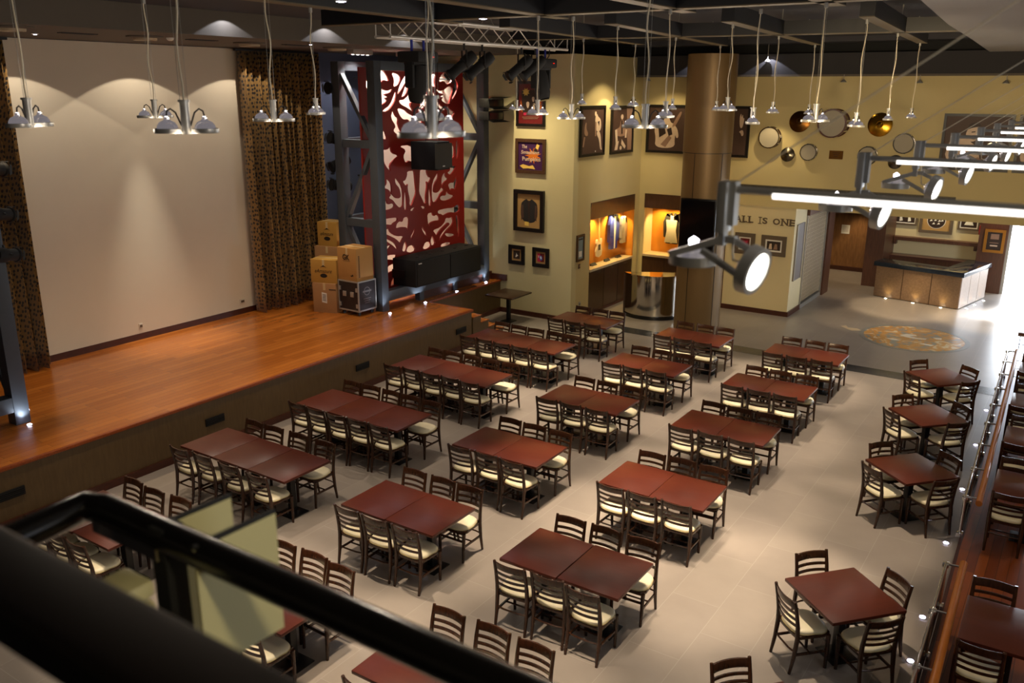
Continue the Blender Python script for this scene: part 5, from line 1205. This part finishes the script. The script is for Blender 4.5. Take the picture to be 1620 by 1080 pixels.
for i, (x, y, z, a, lab) in enumerate(PD):
    # lamp arms turned: angle a measured from the picture plane
    rz = yaw * -1 + 0; base = R(33.7); rz = base + R(a - 34)
    if i == 0: q = pd0; q.location = (x, y, z); q.rotation_euler = (0, 0, rz); q['label'] = lab; q['group'] = 'pendant lamps'
    else: q = dup(pd0, (x, y, z), rz, lab, 'pendant lamps')
    L_ = 6.795 - z - .175; w = M(); qq = random.Random(i); amp = .018
    pts = []
    for k in range(13):
        t = k / 12; e = math.sin(math.pi * t) ** .6
        pts.append((amp * e * math.sin(3.2 * math.pi * t + i) * .8, amp * e * math.cos(2.4 * math.pi * t + 2 * i), .175 + L_ * t))
    w.tube(pts, .0055, 6); w.build('power_cord', m_wire, q, local=True)
    w = M()
    for s in (-.02, .02): w.tube([(s, 0, .175), (s, 0, .175 + L_)], .0015, 4)
    w.each('suspension_wire', m_alu, q, local=True)
    w = M(); w.cyl((0, 0, .175 + L_ - .05), (0, 0, .175 + L_), .02, n=10); w.build('ceiling_cup', m_alu, q, local=True)
    pl_ = bpy.data.lights.new('lamp_spill', 'POINT'); pl_.energy = 13; pl_.color = rgb(255, 236, 212)[:3]; pl_.shadow_soft_size = .05
    po = bpy.data.objects.new('lamp_spill', pl_); C.objects.link(po); po.location = (x, y, z - .08)
    spot((x, y, z - .02), (x, y, 0), 720, 40, .55, (255, 230, 200), .015)

# spotlights under the far soffit
for i, (x, z, l) in enumerate(((-7.48, 6.66, 'small ceiling spotlight just right of the column top'), (-5.57, 6.16, 'small soffit spotlight above the bass drum'), (-3.86, 6.14, 'small soffit spotlight above the pale drum'), (-2.09, 6.13, 'small soffit spotlight above the singer photo'), (-10.75, 6.2, 'small soffit spotlight above the guitarist photo'))):
    o = thing('soffit_spotlight', l, 'spotlight', (x, 22.8, z), 0, 'soffit spotlights above the drum wall')
    M().cyl((0, 0, .04), (0, 0, .17 if i else .5), .008, n=6).build('stem', m_alu, o, local=True)
    M().lathe([(.015, .06), (.03, .05), (.075, 0), (.07, -.01), (.03, .0)], 16).build('shade', m_alu, o, local=True)
    M().lathe([(0.001, -.006), (.05, -.004)], 12).build('lamp_face', m_lamp_face if i == 0 else m_led_warm, o, local=True)
for i, (x, y) in enumerate(((-6.63, 6.82), (-6.70, 9.37))):
    o = thing('ceiling_downlight', ['bright bluish downlight at the picture top left of the truss', 'bright bluish downlight above the middle of the truss'][i], 'downlight', (x, y, 6.8), 0, 'bluish ceiling downlights')
    M().cyl((0, 0, .0), (0, 0, .4), .03, n=10).build('stem', m_black, o, local=True); M().lathe([(.06, 0), (.06, .03), (.03, .05)], 16).build('bezel', m_alu, o, local=True); M().lathe([(0.001, -.012), (.05, -.004)], 12).build('lens', m_led, o, local=True)

# ---------------------------------------------------------------- cable-stayed light rods on the right
rods = [(2.53, -.90, 'nearest'), (4.08, -.86, 'second'), (5.24, -.83, 'third'), (6.36, -.81, 'fourth'), (7.5, -.79, 'fifth'), (8.5, -.78, 'sixth'), (9.6, -.77, 'farthest')]
for i, (y, x, nm) in enumerate(rods):
    z = 5.672
    o = thing('spotlight_rod', '%s of the horizontal metal rods with twin spotlights stayed by a cable' % nm if i else 'nearest metal rod with a dazzling round spotlight and angled arms', 'light fitting', (x, y, z), 0, 'spotlight rods')
    M().cyl((x, y, z + .006), (2.99, y, z + .006), .011, n=16).build('rod', m_alu, o)
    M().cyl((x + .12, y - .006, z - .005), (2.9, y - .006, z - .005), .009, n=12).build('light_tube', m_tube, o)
    M().bb(x - .035, x - .005, y - .045, y + .015, z - .12, z + .03).build('end_plate', m_alu, o, bevel=.004)
    M().bb(x - .004, x + .012, y - .02, y + .02, z - .1, z + .03).build('end_clip', m_alu, o)
    M().cyl((x, y, z + .02), (x + 1.52, y, 6.78), .0022, n=6).build('stay_cable', m_wire, o)
    M().bb(x - .03, x - .01, y - .03, y + .005, z - .16, z - .12).build('neck', m_alu, o)
    hub = Vector((x - .005, y - .02, z - .14))
    e = Vector(f); rr = Vector(r2)
    pa = hub + Vector((-.17, -.02, -.06)); pb = hub + Vector((.09, -.02, -.085))
    m = M(); m.bar(hub, hub + Vector((.03, 0, .0)), .03, .02); m.bar(hub + Vector((-.01, 0, 0)), pa, .022, .02); m.bar(hub + Vector((-.07, -.01, -.04)), pb + Vector((-.03, 0, -.02)), .02, .016); m.bar(hub + Vector((.02, 0, 0)), pb + Vector((.0, .03, .05)), .022, .018)
    m.build('arm', m_alu, o)
    # lamp aimed down
    T = Matrix.Translation(pa + Vector((.06, .04, -.03)))
    h = M().lathe([(.058, 0), (.072, 0), (.074, .03), (.058, .028), (.058, 0)], 28, 0, T).build('lamp_ring', m_alu, o)
    M().lathe([(.056, .02), (.04, .045), (.014, .06), (0.001, .065)], 20, 0, T).build('reflector', m_reflector, h); M().lathe([(0.001, .004), (.057, .005)], 24, 0, T).build('lamp_face', m_lamp_face, h); M().lathe([(.014, .06), (.016, .075), (0.001, .085)], 10, 0, T).build('bulb_cap', m_warmbulb, h)
    # lamp aimed towards the drum wall / platform
    dv = Vector((.93, -.16, -.22)).normalized(); q = dv.to_track_quat('-Z', 'Y').to_matrix().to_4x4(); q.translation = pb + Vector((.02, 0, 0))
    h = M().lathe([(.058, 0), (.072, 0), (.075, .035), (.058, .035), (.058, 0)], 32, 0, q).build('lamp_ring', m_alu, o)
    M().lathe([(.056, .03), (.04, .05), (.014, .065), (0.001, .07)], 24, 0, q).build('reflector', m_reflector, h); M().lathe([(0.001, .006), (.057, .008)], 24, 0, q).build('lamp_face', m_lamp_face, h)
    M().tube([Vector((x, y, z - .08)), Vector((x + .02, y - .02, z - .2)), pb + Vector((-.02, 0, .02))], .004, 6).build('lamp_cord', m_wire, o)
    if i > 1: spot((x - .42, y + .35, 5.40), (-4.4 + .8 * (i - 4), 23.4, 3.4), 330, 46, .25, (255, 226, 176), .06)

# ---------------------------------------------------------------- balcony edge in the foreground
o = thing('balcony_handrail', 'wide blurred black balcony handrail crossing the lower corner', 'handrail', (-1.0, .48, 4.3))
M().bb(-3.2, 1.6, .425, .545, 5.285, 5.35).build('cap_rail', pbr('dark_rail', (22, 14, 9), 0.35), o, bevel=.02, seg=3)
for x in (-2.6, .9): M().cyl((x, .48, 4.2), (x, .48, 5.29), .03, n=12).build('post', m_black, o)
o = thing('pipe_frame', 'black glossy pipe frame bracketed out in front of the balcony handrail', 'pipe frame', (-1.86, 1.0, 5.02))
M().tube([(-1.80, .46, 5.02), (-1.845, .9, 5.02), (-1.855, .985, 5.02), (-1.80, 1.005, 5.02), (-1.6, 1.005, 5.02), (1.5, 1.005, 5.02)], .036, 16).build('pipe', m_rubber, o)
M().bar((-1.80, .968, 4.995), (-1.56, .968, 4.995), .006, .03).build('reflecting_strip', m_chrome_soft, o)
M().bb(-1.605, -1.545, .975, 1.035, 4.97, 5.05).build('clamp', m_matblack, o, bevel=.01)
M().bb(-1.60, -1.55, .98, 1.03, 4.45, 4.98).build('drop_post', m_matblack, o)
for x in (-1.80, 1.45): M().cyl((x, .46, 4.3), (x, .46, 5.03), .03, n=12).build('support_post', m_black, o)
M().bar((-1.78, .5, 4.62), (-1.78, 1.2, 4.62), .03, .03).build('lower_arm', m_black, o)
fm = M(); fm.bb(-1.62, -1.52, .80, .93, 4.93, 4.97); fm.bb(-1.60, -1.52, .82, .93, 4.88, 4.92); fm.build('bracket_plate', m_plate_reflection, o, bevel=.012)
def gpanel(label, x, y0, y1, z0, z1):  # opaque cream stands in for the wall reflected in the glass
    p = thing('cream_reflection_panel', label, 'panel', (x, (y0 + y1) / 2, z0), 0, 'glass panels painted with a cream reflection')
    M().prism([(y0, z0), (y1, z0 - .01), (y1, z1 - .005), (y0, z1)], -.004, .004, Matrix(((0, 0, 1, x), (1, 0, 0, 0), (0, 1, 0, 0), (0, 0, 0, 1)))).build('sheet', m_plate_reflection, p)
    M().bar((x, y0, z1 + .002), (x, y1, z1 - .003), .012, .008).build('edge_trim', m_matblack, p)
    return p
gpanel('larger glass panel painted with a cream reflection hanging across the black balcony pipe', -1.44, .975, 1.19, 4.75, 5.045)
gpanel('smaller glass panel painted with a cream reflection behind the larger one on the balcony pipe', -1.62, 1.03, 1.21, 4.70, 5.025)
struct('floor_balcony', M().bb(-5, 3, -3, .52, 4.0, 4.22), m_fascia)

# ---------------------------------------------------------------- lights
w = bpy.data.worlds.new('world'); S.world = w; w.use_nodes = True
w.node_tree.nodes['Background'].inputs['Color'].default_value = rgb(255, 228, 196); w.node_tree.nodes['Background'].inputs['Strength'].default_value = 0.03
# wall washers
for x in (-12.9, -11.8): spot((x, 18.2, 6.7), (x + .1, 19.5, 2.0), 240, 84, .9, (255, 232, 186), .05)
spot((-9.9, 20.9, 6.7), (-11.15, 20.9, 2.4), 130, 100, .4, (255, 230, 180), .05)
spot((-10.6, 21.05, 6.2), (-10.6, 21.05, 0), 60, 100, .1, (255, 230, 180), .03)
spot((-10.2, 22.3, 6.3), (-10.3, 23.4, 2.4), 60, 110, .5, (255, 226, 170), .05)
for x in (-7.43, -9.3): spot((x, 22.72, 6.82), (x, 22.72, 0), 26, 116, .05, (240, 240, 255), .015)
spot((1.3, .4, 6.7), (-1.44, 1.1, 4.9), 120, 24, .5, (255, 236, 190), .1)  # unseen spot added to brighten the balcony glass panels
# fill for unseen side-window daylight; added downlights without fittings over the stage-side tables
spot((1.7, 1.3, 6.7), (-.9, 2.55, 5.6), 60, 26, .8, (255, 240, 214), .1)  # unseen spot added to brighten the nearest rod's end plate
area((2.9, 4.5, 5.2), (-3, 4.5, 4.2), 70, 6.0, 1.8, (232, 240, 255))
for y in (5.0, 8.4, 11.6, 15.0): spot((-10.2, y, 7.1), (-10.2, y, 0), 420, 62, .8, (255, 232, 206), .03)
for y in (8.9, 12.8, 16.6): spot((.9, y, 6.7), (.6, y, 0), 170, 56, .8, (255, 226, 190), .03)  # unseen spots added to brighten the platform
# lobby
for x, y, e in ((-4.1, 26.2, 300), (-1.9, 26.1, 260), (-6.5, 30.4, 130), (-6.0, 27.8, 90), (-4.6, 24.3, 90)): spot((x, y, 2.9), (x, y, 0), e, 62, .5, (255, 226, 180), .06)
for x in (-5.0, -4.1, -3.2): spot((x, 29.9, 2.85), (x, 30.4, 1.9), 30, 110, .5, (255, 230, 180), .05)
spot((-2.35, 29.5, 2.85), (-2.4, 29.9, 1.8), 22, 70, .5, (255, 200, 130), .04)
spot((-7.2, 22.6, 5.6), (-7.4, 23.4, 1.8), 60, 90, .6, (255, 226, 170), .05)
# daylight through the glass entrance
area((-.2, 31.6, 2.0), (-1.0, 24.0, 0.0), 300, 3.4, 2.4, (226, 238, 255))
spot((.5, 37, 7), (-.75, 26.3, 0), 42000, 17, .5, (246, 250, 255), .3, 'sunlight')
area((2.9, 24.5, 2.0), (-2.5, 23.0, 0.0), 300, 3.0, 1.6, (226, 238, 255))

S.view_settings.view_transform = 'Standard'; S.view_settings.look = 'None'; S.view_settings.gamma = 1.0; S.view_settings.use_curve_mapping = False
S.view_settings.exposure = 0.25
